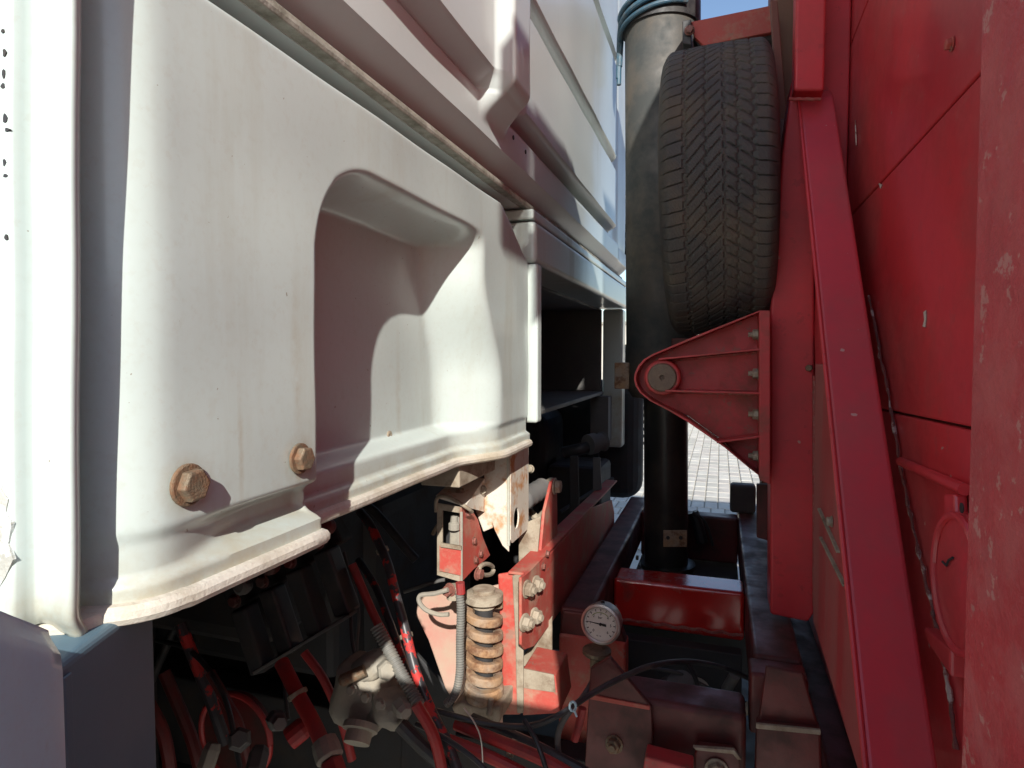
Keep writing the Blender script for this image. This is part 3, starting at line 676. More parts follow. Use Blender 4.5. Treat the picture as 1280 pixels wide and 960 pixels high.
plY('gusset_edge', [(736, 868), (812, 883), (812, 888), (736, 874)], 1.092, .004, 'red_dusty', sf, bevel=.001)
bolt(at(768, 930, Y=1.094), (-.1, -1, .1), .013, .012, sf, 'zinc', stub=.006)
plY('pad', [(868, 942), (872, 934), (916, 939), (925, 950), (926, 975), (868, 975)], 1.09, .02, 'red_dark', sf, bevel=.003)
plY('pad_rim', [(866, 934), (918, 938), (927, 950), (922, 950), (916, 943), (870, 938)], 1.085, .008, 'dusty', sf, bevel=.001)
bolt(at(896, 962, Y=1.088), (0, -1, 0), .016, .012, sf, 'bolt')
plY('step_plate', [(806, 946), (866, 962), (866, 990), (800, 990)], 1.05, .04, 'red_bracket', sf, bevel=.003)
lathe('beam_bolt', [(.008, 0), (.008, .008)], at(795, 697, X=-.255), (1, 0, 0), 'zinc', sf, 8)
box('rear_block', .04, .125, 2.30, 2.36, -.55, -.45, 'liner', sf, bevel=.012, seg=4)
plY('hanger_plate', [(946, 606), (960, 606), (960, 676), (946, 672)], 1.50, .02, 'red_dark', sf)

# ============================================================ CHASSIS AND DARK ENGINE BAY
ch = thing('chassis_frame', (-.5, 1.3, H - .9), 'dark grimy truck chassis rail and engine mass behind the hoses', 'chassis')
box('rail', -3, 3, 1.225, 1.29, -1.06, -.83, 'engine', ch, bevel=.006)
box('rail', -3, 3, 2.02, 2.08, -1.00, -.80, 'engine', ch, bevel=.006)
box('gearbox', -2.3, -.80, 1.32, 2.0, -1.15, -.35, 'engine', ch, bevel=.06, seg=3)
box('engine_block', -2.4, -.85, 1.0, 2.2, -.60, -.16, 'engine', ch, bevel=.05, seg=3)
box('bay_bulkhead', -1.25, -.83, 1.20, 2.6, -.75, -.155, 'engine', ch, bevel=.02)
box('bay_wall', -2.4, -1.35, .36, 1.2, -1.2, -.14, 'engine', ch, bevel=.02)
box('far_arch', -2.3, -.62, 2.25, 2.60, -1.1, -.22, 'engine', ch, bevel=.05, seg=3)
box('far_side_panel', -2.3, -.47, 2.54, 2.62, -.70, -.14, 'engine', ch)
box('far_tank', -.66, -.300, 2.56, 2.72, -.60, -.10, 'engine', ch, bevel=.09, seg=5)
box('support_arm', -.60, -.40, 2.2, 2.44, -.75, -.40, 'engine', ch, bevel=.02)
# unseen panel added behind the camera, shading the low parts as a person would
mg = thing('shade_caster', (.05, -.17, H - .5), 'dark panel added behind the viewpoint to shade the low chassis parts', 'shade panel')
MB().prism([(-.165, -.15, H - 1.0), (.50, -.15, H - 1.0), (.50, -.15, H + .105), (-.158, -.15, H + .105), (-.165, -.15, H + .098)], (0, -.04, 0)).build('shade_panel', 'blue_grey', mg, bevel=.006)
ft = thing('front_wheel', (-.95, .9, .5), 'dark truck wheel hidden under the cab', 'wheel')
MB().lathe([(.3, -.15), (.47, -.15), (.50, -.12), (.50, .12), (.47, .15), (.3, .15)], (-1.3, .55, .5), (0, 1, 0), 40).build('tyre', 'rubber', ft, smooth=True)

# ============================================================ WHITE CAB SUPPORT BRACKET
wb = thing('cab_support_bracket', (-.40, 1.15, H - .25), 'white rusty folded steel bracket hanging under the cab panel, with an oval hole', 'bracket')
Yk = 1.12
c0 = at(636, 690, Y=Yk); tl = at(607, 590, Y=Yk)
zt_ = H - .158
xk = c0.x
plY('front_face', [(636, 560), (636, 690), (628, 682), (618, 662), (611, 640), (606, 610), (604, 575), (610, 560)], Yk, .004, 'rusty_white', wb, bevel=.001)
# right face with an oval hole cut through it
yz = [(1.124, zt_), (1.24, zt_), (1.24, H - .357), (1.124, H - .366)]
hc = at(643, 648, X=xk); ring = []; n_h = 24
hy, hz_ = hc.y + .004, hc.z
outer = []
for k in range(n_h):
    a = 2 * math.pi * k / n_h; dy, dz = math.cos(a), math.sin(a)
    ring.append((hy + .017 * dy, hz_ + .021 * dz))
    ts = []
    if dy > 1e-6: ts.append((1.24 - hy) / dy)
    if dy < -1e-6: ts.append((1.124 - hy) / dy)
    if dz > 1e-6: ts.append((zt_ - hz_) / dz)
    if dz < -1e-6: ts.append((H - .362 - hz_) / dz)
    t = min(ts); outer.append((hy + t * dy, hz_ + t * dz))
V = [(xk, y, z) for y, z in ring] + [(xk, y, z) for y, z in outer]
Fc = [[k, (k + 1) % n_h, n_h + (k + 1) % n_h, n_h + k] for k in range(n_h)]
mesh('side_face', V, Fc, 'rusty_white', wb, solid=.003)
tube('fold', [(xk - .0015, Yk + .002, zt_), (xk - .0015, Yk + .002, H - .364)], .0035, 'white', wb, seg=10, sub=1)
# arm reaching left to the latch
a_ = [at(x, y, Y=Yk - .004) for x, y in ((606, 572), (600, 577), (572, 604), (546, 617), (545, 626), (604, 632))]
prism('arm_web', [at(x, y, Y=Yk) for x, y in ((606, 600), (590, 628), (604, 665), (616, 660))], (0, .004, 0), 'rusty_white', wb)
V = [at(545, 622, Y=1.02), at(583, 634, Y=1.02), at(606, 640, Y=Yk), at(606, 600, Y=Yk - .002), at(577, 600, Y=1.10), at(556, 612, Y=1.06)]
MB().prism(V, (0, 0, .004)).build('arm', 'rusty_white', wb, bevel=.0015)
tube('arm_lip', [at(545, 640, Y=1.018), at(545, 628, Y=1.018), at(549, 621, Y=1.018), at(562, 622, Y=1.018), at(583, 634, Y=1.018), at(590, 640, Y=1.04)], .0035, 'dusty', wb, seg=8, sub=4)
bolt(at(575, 615, Y=1.06) , (0, 0, 1), .008, .005, wb, 'bolt')
bolt(at(603, 612, Y=1.10), (0, -1, .3), .007, .004, wb, 'bolt')
box('panel_bracket', -.47, -.40, .93, 1.10, -.215, -.178, 'dusty', wb, bevel=.002)

# ============================================================ CAB LATCH
lt = thing('cab_latch', (-.45, 1.05, H - .3), 'red and grey cab latch box with an open front above the coil spring', 'latch')
fy = 1.02
def q(x, y, Y=fy): return at(x, y, Y=Y)
plY('front_frame', [(546, 629), (577, 634), (577, 642), (553, 638), (553, 714), (577, 720), (577, 728), (546, 719)], fy, .004, 'dusty', lt, bevel=.001)
plY('front_plate', [(549, 682), (576, 687), (576, 720), (549, 714)], fy - .003, .004, 'red_dusty', lt, bevel=.0012)
plY('plate_lip', [(550, 679), (576, 683), (576, 688), (550, 684)], fy - .007, .006, 'dusty', lt, bevel=.001)
plY('back', [(548, 632), (580, 636), (580, 720), (548, 718)], fy + .06, .004, 'engine', lt)
plY('actuator', [(562, 645), (574, 645), (575, 684), (561, 682)], fy + .022, .02, 'cast', lt, bevel=.004)
lathe('actuator_head', [(.011, 0), (.011, .012), (.007, .014), (.007, .026)], q(568, 662, fy + .02), (0, 0, 1), 'cast', lt, 12, bevel=.001)
# side plate (faces the gap), runs back from the front edge
xs = q(577, 634).x
sd = [q(577, 634), q(577, 729), q(577, 729)]
side = [(577, 634, 1.02), (577, 728, 1.02), (592, 712, 1.06), (607, 700, 1.11), (613, 694, 1.13), (604, 672, 1.11), (598, 650, 1.09), (590, 637, 1.06)]
MB().prism([at(x, y, X=xs) for x, y, _ in side], (-.004, 0, 0)).build('side_plate', 'red_dusty', lt, bevel=.001)
prism('side_edge', [q(575, 640, 1.018), q(578, 640, 1.018), q(578, 729, 1.018), q(575, 728, 1.018)], (0, .003, 0), 'cast', lt, bevel=.0006)
for (x, y) in ((584, 642), (592, 676), (594, 700), (600, 692)): bolt(at(x, y, X=xs + .001), (1, 0, 0), .006, .004, lt, 'bolt_red')
bolt(at(597, 717, X=xs + .004), (1, -.2, 0), .010, .008, lt, 'bolt_red')
tube('eye', [at(608 + 9 * math.cos(a), 712 + 7 * math.sin(a), X=xs + .006) for a in np.linspace(0, 5.8, 12)], .0045, 'dusty', lt, seg=8, sub=2)
tube('lever', [at(x, y, Y=1.03) for x, y in ((541, 668), (545, 660), (548, 656))], .004, 'zinc', lt, seg=6, sub=1)
lathe('lower_joint', [(.013, 0), (.013, .024)], at(567, 748, Y=1.03), (0, 0, 1), 'dusty', lt, 12)
bolt(at(563, 737, Y=1.02), (-.3, -1, 0), .010, .012, lt, 'bolt_red')
tube('wire_loop', [at(x, y, Y=1.0) for x, y in ((560, 737), (543, 742), (526, 744), (524, 752), (532, 762), (548, 768), (561, 768))], .0042, 'cast', lt, seg=8, sub=5)

# ============================================================ CAB SUSPENSION SPRING
ss = thing('cab_suspension_strut', (-.41, 1.06, H - .6), 'rusty coil spring strut carrying the cab, in bright sun', 'spring strut')
sx, sy = -.410, 1.065
def sz(y): return at(603, y, Y=sy).z
MB().lathe([(.021, sz(735)), (.021, sz(758))], (sx, sy, 0), (0, 0, 1), 24).build('top_cup', 'dusty', ss, smooth=True)
MB().lathe([(.017, sz(880)), (.017, sz(740))], (sx, sy, 0), (0, 0, 1), 20).build('damper', 'engine', ss, smooth=True)
zt2, zb2 = sz(757), sz(866); turns = 4.8; P = []
for k in range(int(turns * 22) + 1):
    a = k / 22 * 2 * math.pi; f = k / (turns * 22); P.append((sx + .0258 * math.cos(a + .5), sy + .0258 * math.sin(a + .5), zt2 + (zb2 - zt2) * f))
co = MB(); sec = [(math.copysign(abs(math.cos(t)) ** .6, math.cos(t)) * .0085, math.copysign(abs(math.sin(t)) ** .6, math.sin(t)) * .0084) for t in np.linspace(0, 2 * math.pi, 13)[:-1]]
turns = 6.0; n_s = int(turns * 26); V = []; Fc = []
for k in range(n_s + 1):
    a = k / 26 * 2 * math.pi + .5; f = k / n_s
    for (dr, dz) in sec:
        rr = .0278 + dr + .0006 * math.sin(a * 1.7); V.append((sx + rr * math.cos(a), sy + rr * math.sin(a), zt2 + (zb2 - zt2) * f + dz))
for k in range(n_s):
    for q_ in range(12): r_ = (q_ + 1) % 12; Fc.append([k * 12 + q_, k * 12 + r_, k * 12 + 12 + r_, k * 12 + 12 + q_])
co.add(V, Fc); co.build('coil', 'coil', ss, smooth=True)
MB().lathe([(.030, 0), (.036, .004), (.036, .016), (.031, .019)], (sx, sy, sz(752)), (0, 0, 1), 32).build('upper_seat', 'dusty', ss, smooth=True)
MB().lathe([(.033, 0), (.037, .004), (.037, .022), (.033, .026)], (sx, sy, sz(872)), (0, 0, 1), 32).build('lower_seat', 'coil', ss, smooth=True)
MB().lathe([(.030, -.02), (.032, .012)], (sx, sy, sz(885)), (0, 0, 1), 32).build('rubber_foot', 'engine', ss, smooth=True)
plY('mount_base', [(563, 884), (575, 876), (600, 884), (625, 882), (624, 905), (608, 912), (570, 900)], 1.03, .09, 'dusty', ss, bevel=.006, seg=3)
tube('mount_pin', [at(611, 893, Y=1.02), at(614, 874, Y=1.02)], .005, 'dusty', ss, seg=10, sub=1)
cd = thing('thin_conduit', (-.42, 1.0, H - .5), 'thin grey corrugated conduit hanging down in front of the rusty spring', 'conduit')
tube('sleeve', [at(x, y, Y=.985) for x, y in ((574, 742), (576, 760), (575, 800), (575, 835), (572, 858), (566, 872), (558, 880))], .0068, 'conduit', cd, seg=12, corr=.09, pitch=.0045)
tube('red_fitting', [at(575, 728, Y=.985), at(576, 742, Y=.985)], .008, 'hose_red', cd, seg=10, sub=1)

# ============================================================ RED CROSS MEMBER
cm = thing('cab_cross_member', (-.35, 1.5, H - .5), 'red cab cross member running away to the far side, with two pairs of bolts', 'cross member')
def X_(x, y, X=-.345): return at(x, y, X=X)
flange = [(622, 718), (640, 715), (652, 716), (653, 880), (650, 894), (624, 894), (628, 862), (625, 790)]
plY('upright_plate', flange, 1.105, .006, 'red_dusty', cm, bevel=.003)
prism('upright_edge', [at(640, 720, Y=1.098), at(652, 716, Y=1.098), at(654, 806, Y=1.098), at(654, 892, Y=1.098), at(646, 892, Y=1.098), at(644, 800, Y=1.098)], (0, .006, 0), 'dusty', cm, bevel=.002)
plX('side_plate', [(652, 722), (652, 806), (657, 812), (668, 808), (700, 765), (768, 668), (768, 640), (765, 625), (740, 635), (690, 690)], -.335, -.006, 'red_dusty', cm, bevel=.002)
a_, b_ = X_(655, 716), X_(768, 600)
MB().prism([a_ + Vector((.010, -.01, .003)), a_ + Vector((-.028, -.01, .003)), b_ + Vector((-.028, 0, .0)), b_ + Vector((.010, 0, 0))], (0, 0, -.005)).build('top_flange', 'red_dusty', cm, bevel=.001)
plX('arm', [(675, 705), (681, 640), (690, 602), (696, 597), (697, 640), (697, 700)], -.352, -.007, 'red_dusty', cm, bevel=.002)
for (x, y) in ((658, 736), (669, 730), (655, 778), (667, 770)):
    q_ = at(x, y, X=-.333); bolt(q_, (1, -.25, 0), .0135, .012, cm, 'dusty', stub=.005)
for (x, y) in ((683, 692), (678, 708)): bolt(at(x, y, X=-.334), (1, 0, 0), .006, .005, cm, 'bolt_red')
plY('foot_block', [(653, 836), (694, 845), (700, 892), (653, 895)], 1.13, .10, 'red_dusty', cm, bevel=.003)
plY('foot_block_top', [(653, 836), (692, 844), (694, 866), (653, 860)], 1.126, .004, 'dusty', cm, bevel=.001)
plY('stiffener', [(654, 820), (690, 770), (690, 842), (654, 833)], 1.25, .006, 'dusty', cm)
plY('back_panel', [(522, 742), (555, 738), (585, 740), (626, 730), (628, 905), (580, 900), (556, 860), (535, 800), (520, 770)], 1.165, .006, 'pink', cm, bevel=.003)
plY('bracket_wing', [(654, 655), (676, 645), (672, 690), (655, 715), (648, 712), (648, 672)], 1.24, .006, 'dusty', cm)
plY('lower_wall', [(505, 800), (560, 862), (570, 905), (560, 990), (500, 990)], 1.22, .01, 'engine', cm)
bu = thing('cab_pivot_bush', (-.37, 1.3, H - .25), 'grey ribbed rubber bush with a dusty bolt at the top of the red arm', 'bush')
p0, p1 = at(652, 626, Y=1.26), at(684, 607, Y=1.38)
MB().lathe([(.024 if k % 2 else .021, (p1 - p0).length * .8 * k / 9) for k in range(10)], p0, p1 - p0, 20).build('bush', 'liner', bu, smooth=True, ang=80)
MB().lathe([(.013, 0), (.013, .05)], p0.lerp(p1, .8), p1 - p0, 16).build('sleeve', 'bolt', bu, smooth=True)
bolt(at(693, 608, X=-.350), (1, 0, 0), .015, .012, bu, 'bolt')
bolt(at(663, 586, Y=1.4), (0, -1, 0), .008, .006, bu, 'bolt')
tube('linkage', [at(x, y, Y=1.36) for x, y in ((652, 645), (662, 640), (672, 648), (682, 640))], .009, 'dusty', bu, seg=8)
ln = thing('dark_linkage', (-.4, 2.0, H - .3), 'dark shift linkage with upright plates under the storage opening', 'linkage')
plY('upright', [(741, 572), (750, 572), (752, 612), (741, 615)], 1.95, .01, 'liner', ln)
plY('upright', [(712, 570), (722, 570), (724, 640), (712, 650)], 1.9, .01, 'engine', ln)
tube('shaft', [at(705, 566, Y=2.0), at(730, 560, Y=2.0), at(752, 552, Y=2.1)], .020, 'black_hose', ln, seg=14)
lathe('coupling', [(.034, 0), (.034, .03), (.028, .035), (.028, .06), (.034, .065)], at(735, 556, Y=2.0), (.6, .8, .1), 'liner', ln, 24)
tube('rod', [at(700, 640, Y=1.9), at(766, 598, Y=2.2)], .006, 'engine', ln, seg=8, sub=1)

# ============================================================ PRESSURE GAUGE
gg = thing('pressure_gauge', at(751, 780, Y=1.215), 'small round white-faced pressure gauge with a steel rim beside the red crossbeam', 'gauge')
gc = at(751, 780, Y=1.215); ga = Vector((-.10, -1, .04)).normalized(); gr_ = .0385
lathe('case', [(.033, -.034), (.0365, -.030), (gr_, -.004), (gr_, 0)], gc, ga, 'chrome', gg, 48, smooth=True)
lathe('bezel', [(gr_ * .86, -.002), (gr_ * .86, .0035), (gr_ * .93, .006), (gr_ * 1.04, .004), (gr_ * 1.05, -.005)], gc, ga, 'chrome', gg, 64, smooth=True, cap=False)
lathe('dial', [(gr_ * .88, 0), (gr_ * .88, .0012)], gc, ga, 'dial', gg, 48)
gx = ga.cross(Vector((0, 0, 1))).normalized() * -1; gy = ga.cross(gx).normalized()
if gy.z < 0: gy = -gy
if gx.x < 0: gx = -gx
def D(a, r): return gc + ga * .0016 + (gx * math.cos(a) + gy * math.sin(a)) * r * gr_
tk = MB()
for k in range(13):
    a = R(225 - 22.5 * k); tk.beam(D(a, .80), D(a, .68), .0016, .0004, ga)
for k in range(49):
    a = R(225 - 270 * k / 48); tk.beam(D(a, .81), D(a, .765), .0005, .0004, ga)
tk.build('scale_marks', 'ink', gg)
tk = MB()
for k in range(9):
    a = R(140 - 10 * k); tk.beam(D(a, .60), D(a - R(10), .60), .0012, .0004, ga)
tk.build('green_arc', 'ink_green', gg)
an = R(176)
nd = MB().prism([D(an, .74) , D(an + R(4), .0) + gy * .0012, D(an + R(180), .12) + gy * .0022, D(an + R(180), .30) + gy * .0022, D(an + R(180), .30) - gy * .0022, D(an + R(180), .12) - gy * .0022, D(an, .0) - gy * .0012], ga * .0012)
nd.build('needle', 'ink', gg)
lathe('hub', [(.0028, 0), (.0028, .0022)], D(0, 0), ga, 'ink', gg, 16)
def text(body, a, r, size):
    cu = bpy.data.curves.new('digits', 'FONT'); cu.body = body; cu.size = size; cu.align_x = 'CENTER'; cu.align_y = 'CENTER'; cu.extrude = .0002
    t = bpy.data.objects.new('lettering', cu); me_ = bpy.data.meshes.new_from_object(t); bpy.data.objects.remove(t)
    mt = Matrix((gx, gy, ga)).transposed()
    V = [D(a, r) + mt @ v.co for v in me_.vertices]
    return mesh('lettering', V, [list(p_.vertices) for p_ in me_.polygons], 'ink', gg)
text('bar', R(95), .34, .0067)
for k, s_ in enumerate(('0', '1', '2', '3', '4', '5', '6')):
    text(s_, R(225 - 45 * k), .53, .0073)
text('Kl. 1.6', R(262), .62, .0035)
tube('glass_plug', [gc - ga * .012 + gy * .036, gc - ga * .012 + gy * .043], .004, 'black', gg, seg=10, sub=1)
pb = at(747, 803, Y=1.22)
lathe('neck', [(.026, 0), (.029, .003), (.029, .010), (.017, .013)], at(746, 818, Y=1.235), (0, 0, 1), 'brass', gg, 24)
lathe('hex_fitting', [(.015, -.030), (.015, 0)], at(746, 818, Y=1.235), (0, 0, 1), 'brass', gg, 6)
lathe('union', [(.006, -.03), (.009, -.02), (.009, 0)], at(757, 826, Y=1.22), (0, 0, 1), 'brass', gg, 8)
def hose(name, pts, Y, r, mat, label, group=None, cat='hose', **k):
    if not isinstance(Y, (list, tuple)): Y = [Y] * len(pts)
    if len(Y) == 2: Y = list(np.linspace(Y[0], Y[1], len(pts)))
    o = tube(name, [at(x, y, Y=yy) for (x, y), yy in zip(pts, Y)], r, mat, **k)
    return tag(o, label, cat, group)
hose('gauge_hose', [(745, 832), (741, 850), (728, 872), (716, 884), (702, 905), (697, 930), (704, 975)], [1.22, 1.19, 1.1, 1.0, .99, .99, .99], .0052, 'liner', 'thin grey hose hanging from the fitting under the gauge')
hose('black_cable', [(470, 862), (510, 878), (560, 893), (610, 905), (660, 908), (700, 893), (735, 870), (775, 848), (815, 832), (860, 827), (905, 835), (940, 850)], [.95, .95, .95, .96, .97, .98, 1.03, 1.08, 1.15, 1.25, 1.3, 1.4], .0052, 'black_hose', 'long thin black cable sagging below the spring and passing right of the gauge', cat='cable')
tie = thing('cable_tie', at(716, 883, Y=.985), 'small white cable tie knot holding the black cable to the grey hose', 'cable tie')
tube('loop', [at(716 + 4 * math.cos(a), 883 + 6 * math.sin(a), Y=.975) for a in np.linspace(0, 6.2, 10)], .0022, 'pale', tie, seg=6, sub=1)
tube('tail', [at(718, 888, Y=.97), at(721, 896, Y=.97)], .0018, 'pale', tie, seg=6, sub=1)

# ============================================================ HOSES ON THE LEFT OF THE SPRING
hose('sprayed_hose', [(450, 640), (462, 655), (474, 680), (485, 706), (494, 740), (506, 785), (520, 840), (540, 890), (560, 930), (580, 985)], (1.06, .88), .0085, 'overspray', 'black hose blotched with red overspray, curving down through the sunlight', seg=14)
hose('sprayed_hose', [(448, 700), (470, 735), (486, 775), (500, 815), (512, 850), (535, 905), (556, 985)], (1.12, .92), .0075, 'overspray', 'second black hose with red blotches just behind the conduit', seg=12)
cn = hose('corrugated_conduit', [(470, 783), (486, 812), (502, 843), (516, 868), (524, 882)], (.93, .90), .0105, 'conduit', 'short grey corrugated conduit end beside the blotched black hose', cat='conduit', seg=16, corr=.07, pitch=.0055)
hose('red_hose', [(440, 705), (468, 770), (495, 820), (520, 870), (545, 930), (565, 985)], 1.02, .008, 'hose_red', 'bright red hose between the corrugated conduit and the spring')
hose('red_hose', [(570, 905), (620, 925), (680, 950), (740, 985)], (.96, .92), .010, 'hose_red', 'red hose running right along the bottom under the sagging cable')
hose('black_pipe', [(590, 898), (630, 915), (680, 938), (730, 965), (760, 985)], (1.0, .96), .0095, 'black_hose', 'thick black pipe running right below the spring foot', cat='pipe')
hose('red_hose', [(560, 925), (610, 945), (670, 975), (700, 990)], .93, .010, 'hose_red', 'lowest red hose at the bottom centre')
hose('steel_wire', [(580, 885), (594, 905), (602, 930), (604, 985)], .9, .0012, 'chrome', 'thin bare wire hanging below the spring', cat='wire')
hose('red_hose', [(520, 880), (540, 915), (550, 950), (556, 990)], .86, .009, 'hose_red', 'dull red hose beside the foot of the grey casting')
hose('dark_red_pipe', [(352, 828), (372, 868), (398, 918), (420, 985)], (.88, .80), .0125, 'hose_red', 'thick bright red pipe below the valve block', cat='pipe', seg=16)
hose('dark_red_pipe', [(380, 815), (405, 850), (428, 905), (440, 950)], .96, .008, 'hose_red', 'thinner dull red pipe between the valve block and the casting', cat='pipe')
hose('dark_red_pipe', [(205, 840), (222, 880), (240, 925), (256, 985)], .86, .011, 'red_dark', 'dark red pipe at the lower left beside the wheel arch', cat='pipe')
hose('dark_hose', [(225, 780), (245, 830), (265, 880), (282, 930)], .92, .011, 'overspray', 'dim blotched hose left of the round flange')
hose('dark_hose', [(262, 840), (285, 880), (300, 910), (318, 985)], .90, .009, 'red_dark', 'dim red hose crossing in front of the round flange')
hose('dark_hose', [(186, 880), (205, 920), (216, 985)], .80, .011, 'red_dark', 'leftmost dim red hose touching the wheel arch edge')
hose('black_hose', [(500, 905), (530, 935), (560, 960), (600, 990)], .90, .012, 'black_hose', 'fat black hose below the grey casting')
hose('black_hose', [(150, 940), (260, 700), (330, 640), (440, 622), (520, 700)], 1.18, .010, 'black_hose', 'black hose high in the dark engine bay')
hose('steel_rod', [(505, 740), (545, 727), (560, 724)], 1.2, .004, 'liner', 'thin dark rod crossing behind the latch', cat='rod')

# grey dusty casting
cs = thing('steering_casting', at(465, 850, Y=.93), 'dusty grey cast housing with bolted caps left of the conduit', 'casting')
def blob(name, mat, c, r, sc_, parent, seed, rot=0, amp=.12):
    bm = MB(); rr = random.Random(seed); V = []; Fc = []; n1, n2 = 18, 12
    ph = [rr.uniform(0, 6) for _ in range(6)]
    for i in range(n2 + 1):
        b_ = -math.pi / 2 + math.pi * i / n2
        for k in range(n1):
            a = 2 * math.pi * k / n1
            v = Vector((math.cos(a) * math.cos(b_), math.sin(a) * math.cos(b_), math.sin(b_)))
            v = Vector([math.copysign(abs(t) ** .6, t) for t in v])
            f = 1 + amp * math.sin(3 * v.x + ph[0]) * math.sin(4 * v.z + ph[1]) + amp * .5 * math.sin(7 * v.z + ph[2] + 5 * v.x)
            v = Vector((v.x * sc_[0], v.y * sc_[1], v.z * sc_[2])) * r * f
            V.append(Matrix.Rotation(rot, 3, 'Y') @ v + Vector(c))
    for i in range(n2):
        for k in range(n1): j = (k + 1) % n1; Fc.append([i * n1 + k, i * n1 + j, (i + 1) * n1 + j, (i + 1) * n1 + k])
    return mesh(name, V, Fc, mat, parent, smooth=True, ang=40)
blob('housing', 'cast', at(458, 868, Y=.95), .058, (1, .8, 1.05), cs, 3, .5)
blob('housing_lobe', 'cast', at(488, 884, Y=.93), .034, (1, .9, .9), cs, 5, .2)
blob('housing_lobe', 'cast', at(462, 832, Y=.93), .026, (1.2, .9, .8), cs, 8, -.5)
lathe('cap', [(.017, 0), (.017, .018), (.013, .024)], at(482, 836, Y=.92), (.6, -.7, .25), 'cast', cs, 6, bevel=.001)
lathe('cap', [(.015, 0), (.015, .02), (.010, .028)], at(500, 880, Y=.90), (.7, -.6, -.1), 'cast', cs, 6, bevel=.001)
lathe('spigot', [(.010, 0), (.010, .04), (.006, .045)], at(456, 838, Y=.90), (-.8, -.4, -.35), 'zinc', cs, 16)
lathe('flange', [(.030, 0), (.030, .010), (.022, .012), (.022, .03)], at(452, 905, Y=.90), (.1, -.7, -.7), 'cast', cs, 24)
for k in range(3): bolt(at(440 + 18 * k, 862 + 9 * k, Y=.895), (0, -1, .2), .008, .006, cs, 'cast')
# valve block with sleeves, deep in the shade
vb = thing('valve_block', at(370, 760, Y=.98), 'dark valve block with four ribbed sleeves and red spots, high in the shade', 'valve block')
zax = (at(395, 820, Y=1.0) - at(345, 700, Y=1.0))
for k in range(4):
    s0 = at(305 + 34 * k, 758 - 24 * k, Y=.97 + .01 * k); e0 = at(330 + 35 * k, 838 - 24 * k, Y=.97 + .01 * k)
    MB().beam(s0, e0, .038, .04, (0, 1, 0)).build('sleeve', 'engine' if k % 2 == 0 else 'black_hose', vb, bevel=.006, seg=3)
    bolt(s0 + Vector((.0, -.022, .02)), (0, -1, 0), .011, .008, vb, 'red_dark')
    MB().lathe([(.012, -.01), (.016, 0), (.016, .012), (.010, .016)], s0 + Vector((.02, -.02, .05)), (0, -1, .2), 16).build('port', 'red_dark' if k % 2 else 'liner', vb, bevel=.001)
MB().beam(at(290, 745, Y=1.02), at(425, 655, Y=1.06), .07, .05, (0, 1, 0)).build('body', 'engine', vb, bevel=.006)
MB().beam(at(322, 838, Y=.962), at(442, 766, Y=.99), .006, .03, (0, 1, 0)).build('lower_edge', 'liner', vb, bevel=.001)
# round red flange
rf = thing('brake_flange', at(300, 900, Y=1.0), 'round dark red flange plate behind the lower left hoses', 'flange')
fc = at(300, 915, Y=1.02)
lathe('disc', [(.085, 0), (.085, .01)], fc, (0, -1, .1), 'red_dark', rf, 40, bevel=.002)
tube('rolled_edge', [fc + Vector((.088 * math.cos(a), -.014, .088 * math.sin(a))) for a in np.linspace(0, 6.283, 30)], .006, 'hose_red', rf, seg=8, sub=1)
fb = thing('pipe_fittings', at(330, 930, Y=.85), 'cluster of dull grey hex pipe fittings at the lower left', 'fitting')
for (x, y, r_, ax_, m_) in ((300, 925, .020, (.5, -.6, .5), 'liner'), (322, 950, .017, (.3, -.7, -.5), 'liner'), (345, 900, .016, (.7, -.6, .3), 'liner'), (262, 945, .015, (0, -.5, -.8), 'cast')):
    lathe('fitting', [(r_ * .8, -.02), (r_, -.01), (r_, .018), (r_ * .7, .022), (r_ * .7, .04)], at(x, y, Y=.84), ax_, m_, fb, 6, bevel=.001)
pf = thing('pipe_union', at(408, 935, Y=.78), 'red and grey union collar at the foot of the thick red pipe', 'union')
lathe('collar', [(.019, -.012), (.021, 0), (.021, .016), (.017, .02)], at(408, 935, Y=.79), (at(420, 985, Y=.8) - at(398, 918, Y=.84)), 'cast', pf, 12, bevel=.001)
lathe('nut', [(.018, .022), (.018, .045)], at(408, 935, Y=.79), (at(420, 985, Y=.8) - at(398, 918, Y=.84)), 'hose_red', pf, 6, bevel=.001)
lathe('stub', [(.014, 0), (.018, .01), (.018, .035)], at(385, 905, Y=.85), (-.6, -.6, -.5), 'hose_red', pf, 12)
# pump seen through the hole below the glossy beam
pu = thing('hydraulic_pump', at(870, 860, Y=1.45), 'dull steel pump housing in the dark hole below the glossy red beam', 'pump')
lathe('housing', [(.032, 0), (.038, .015), (.038, .05), (.030, .06), (.030, .10)], at(866, 880, Y=1.42), (-.2, -.5, .6), 'liner', pu, 32, bevel=.001)
lathe('clamp_ring', [(.041, 0), (.041, .012)], at(868, 872, Y=1.40), (-.2, -.5, .6), 'cast', pu, 32)
lathe('spigot', [(.013, 0), (.013, .07)], at(915, 888, Y=1.4), (.9, -.1, .35), 'cast', pu, 16)
lathe('spigot', [(.012, 0), (.012, .05)], at(908, 862, Y=1.45), (.3, -.3, .8), 'liner', pu, 16)
box('pump_bay', -.25, .06, 1.55, 1.59, -1.0, -.71, 'engine', pu)
hose('pump_hose', [(800, 880), (835, 848), (860, 870), (880, 905)], 1.38, .006, 'black_hose', 'black hose looping in the dark hole left of the pump')
hose('pump_hose', [(858, 826), (870, 850), (876, 875)], 1.33, .005, 'black_hose', 'short black hose dropping from the sagging cable')
hose('lower_link', [(728, 885), (724, 905), (718, 925)], 1.02, .007, 'hose_red', 'small red link below the dusty foot block', cat='link')
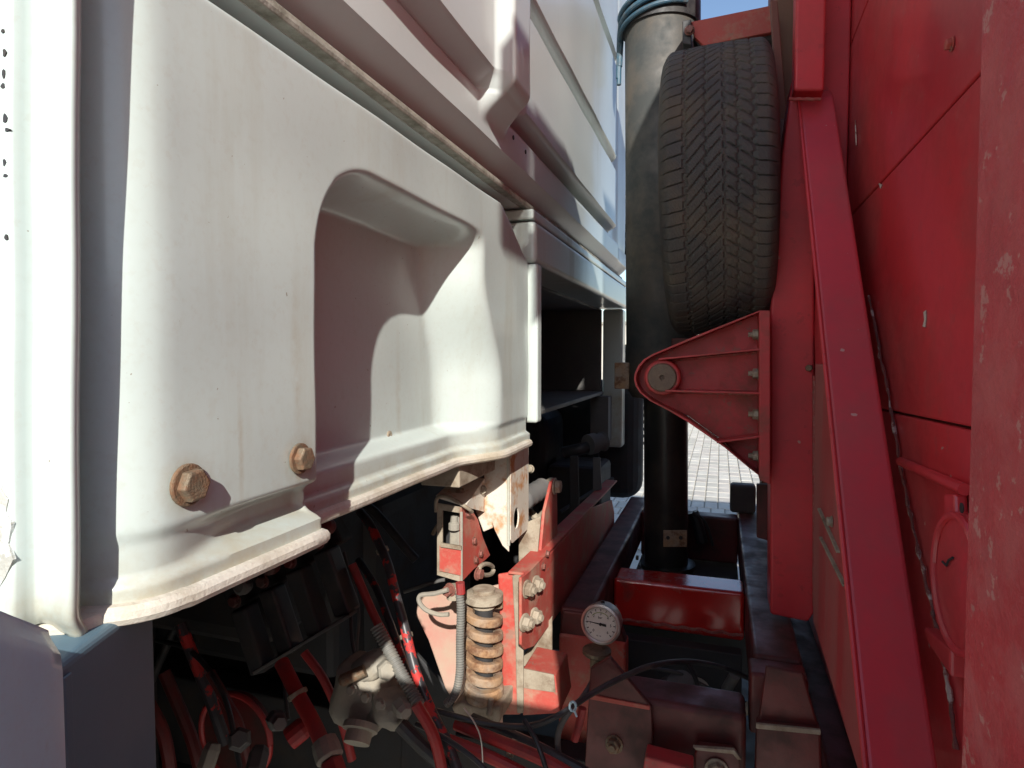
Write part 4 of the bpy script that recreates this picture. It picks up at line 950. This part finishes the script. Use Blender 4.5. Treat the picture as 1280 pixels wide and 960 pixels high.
# hoses behind the cylinder
hose('rear_hose', [(866, 640), (872, 655), (878, 678)], 2.1, .018, 'black', 'fat black hose behind the foot of the cylinder')
hose('rear_hose', [(866, 640), (878, 648), (886, 662), (891, 682)], 2.05, .004, 'black', 'thin black hose arching behind the cylinder foot')

rz = random.Random(11)
for k, (pts, y0, y1, rr, mt, lb) in enumerate((
    (((300, 690), (330, 760), (352, 830), (360, 900)), 1.1, .95, .004, 'black_hose', 'thin black cable hanging left of the valve block'),
    (((415, 690), (436, 740), (440, 800), (452, 850)), 1.02, .98, .0035, 'black_hose', 'thin black cable dropping from the valve block to the casting'),
    (((430, 690), (448, 760), (447, 820), (470, 880)), 1.05, 1.0, .003, 'liner', 'thin grey cable just right of the valve block'),
    (((520, 905), (560, 925), (600, 955), (630, 990)), .88, .85, .004, 'black_hose', 'thin black cable crossing the red hoses at the bottom'),
    (((196, 800), (240, 815), (280, 870), (300, 960)), .95, .85, .005, 'black_hose', 'black cable looping in front of the round flange'),
    (((655, 900), (672, 930), (690, 985)), .95, .9, .004, 'black_hose', 'short black cable right of the bare wire'),
    (((815, 835), (850, 842), (890, 862), (935, 880)), 1.36, 1.4, .004, 'black_hose', 'black cable across the pump opening'))):
    hose('cable', pts, (y0, y1), rr, mt, lb, cat='cable')

for k, (x, y, Y_, r_, tx, ty, g_) in enumerate(((478, 688, 1.02, .0105, 8, 20, 'sprayed'), (508, 795, .965, .0105, 5, 20, 'sprayed2'), (372, 868, .855, .0155, 18, 40, 'pipe'), (300, 918, .9, .011, 10, 28, 'dim'), (640, 935, .95, .0125, 40, 18, 'low'))):
    a = at(x, y, Y=Y_); b = at(x + tx, y + ty, Y=Y_ - .01)
    c = lathe('hose_clamp', [(r_, -.004), (r_ + .0012, -.0035), (r_ + .0012, .0035), (r_, .004)], a, b - a, 'bolt', None, 20)
    tag(c, ('steel clamp high on the blotched hose in the sun', 'steel clamp low on the blotched hose beside the conduit', 'steel clamp on the thick red pipe below the valve block', 'steel clamp on a dim hose at the round flange', 'steel clamp on the red hose below the spring')[k], 'clamp', 'steel hose clamps')
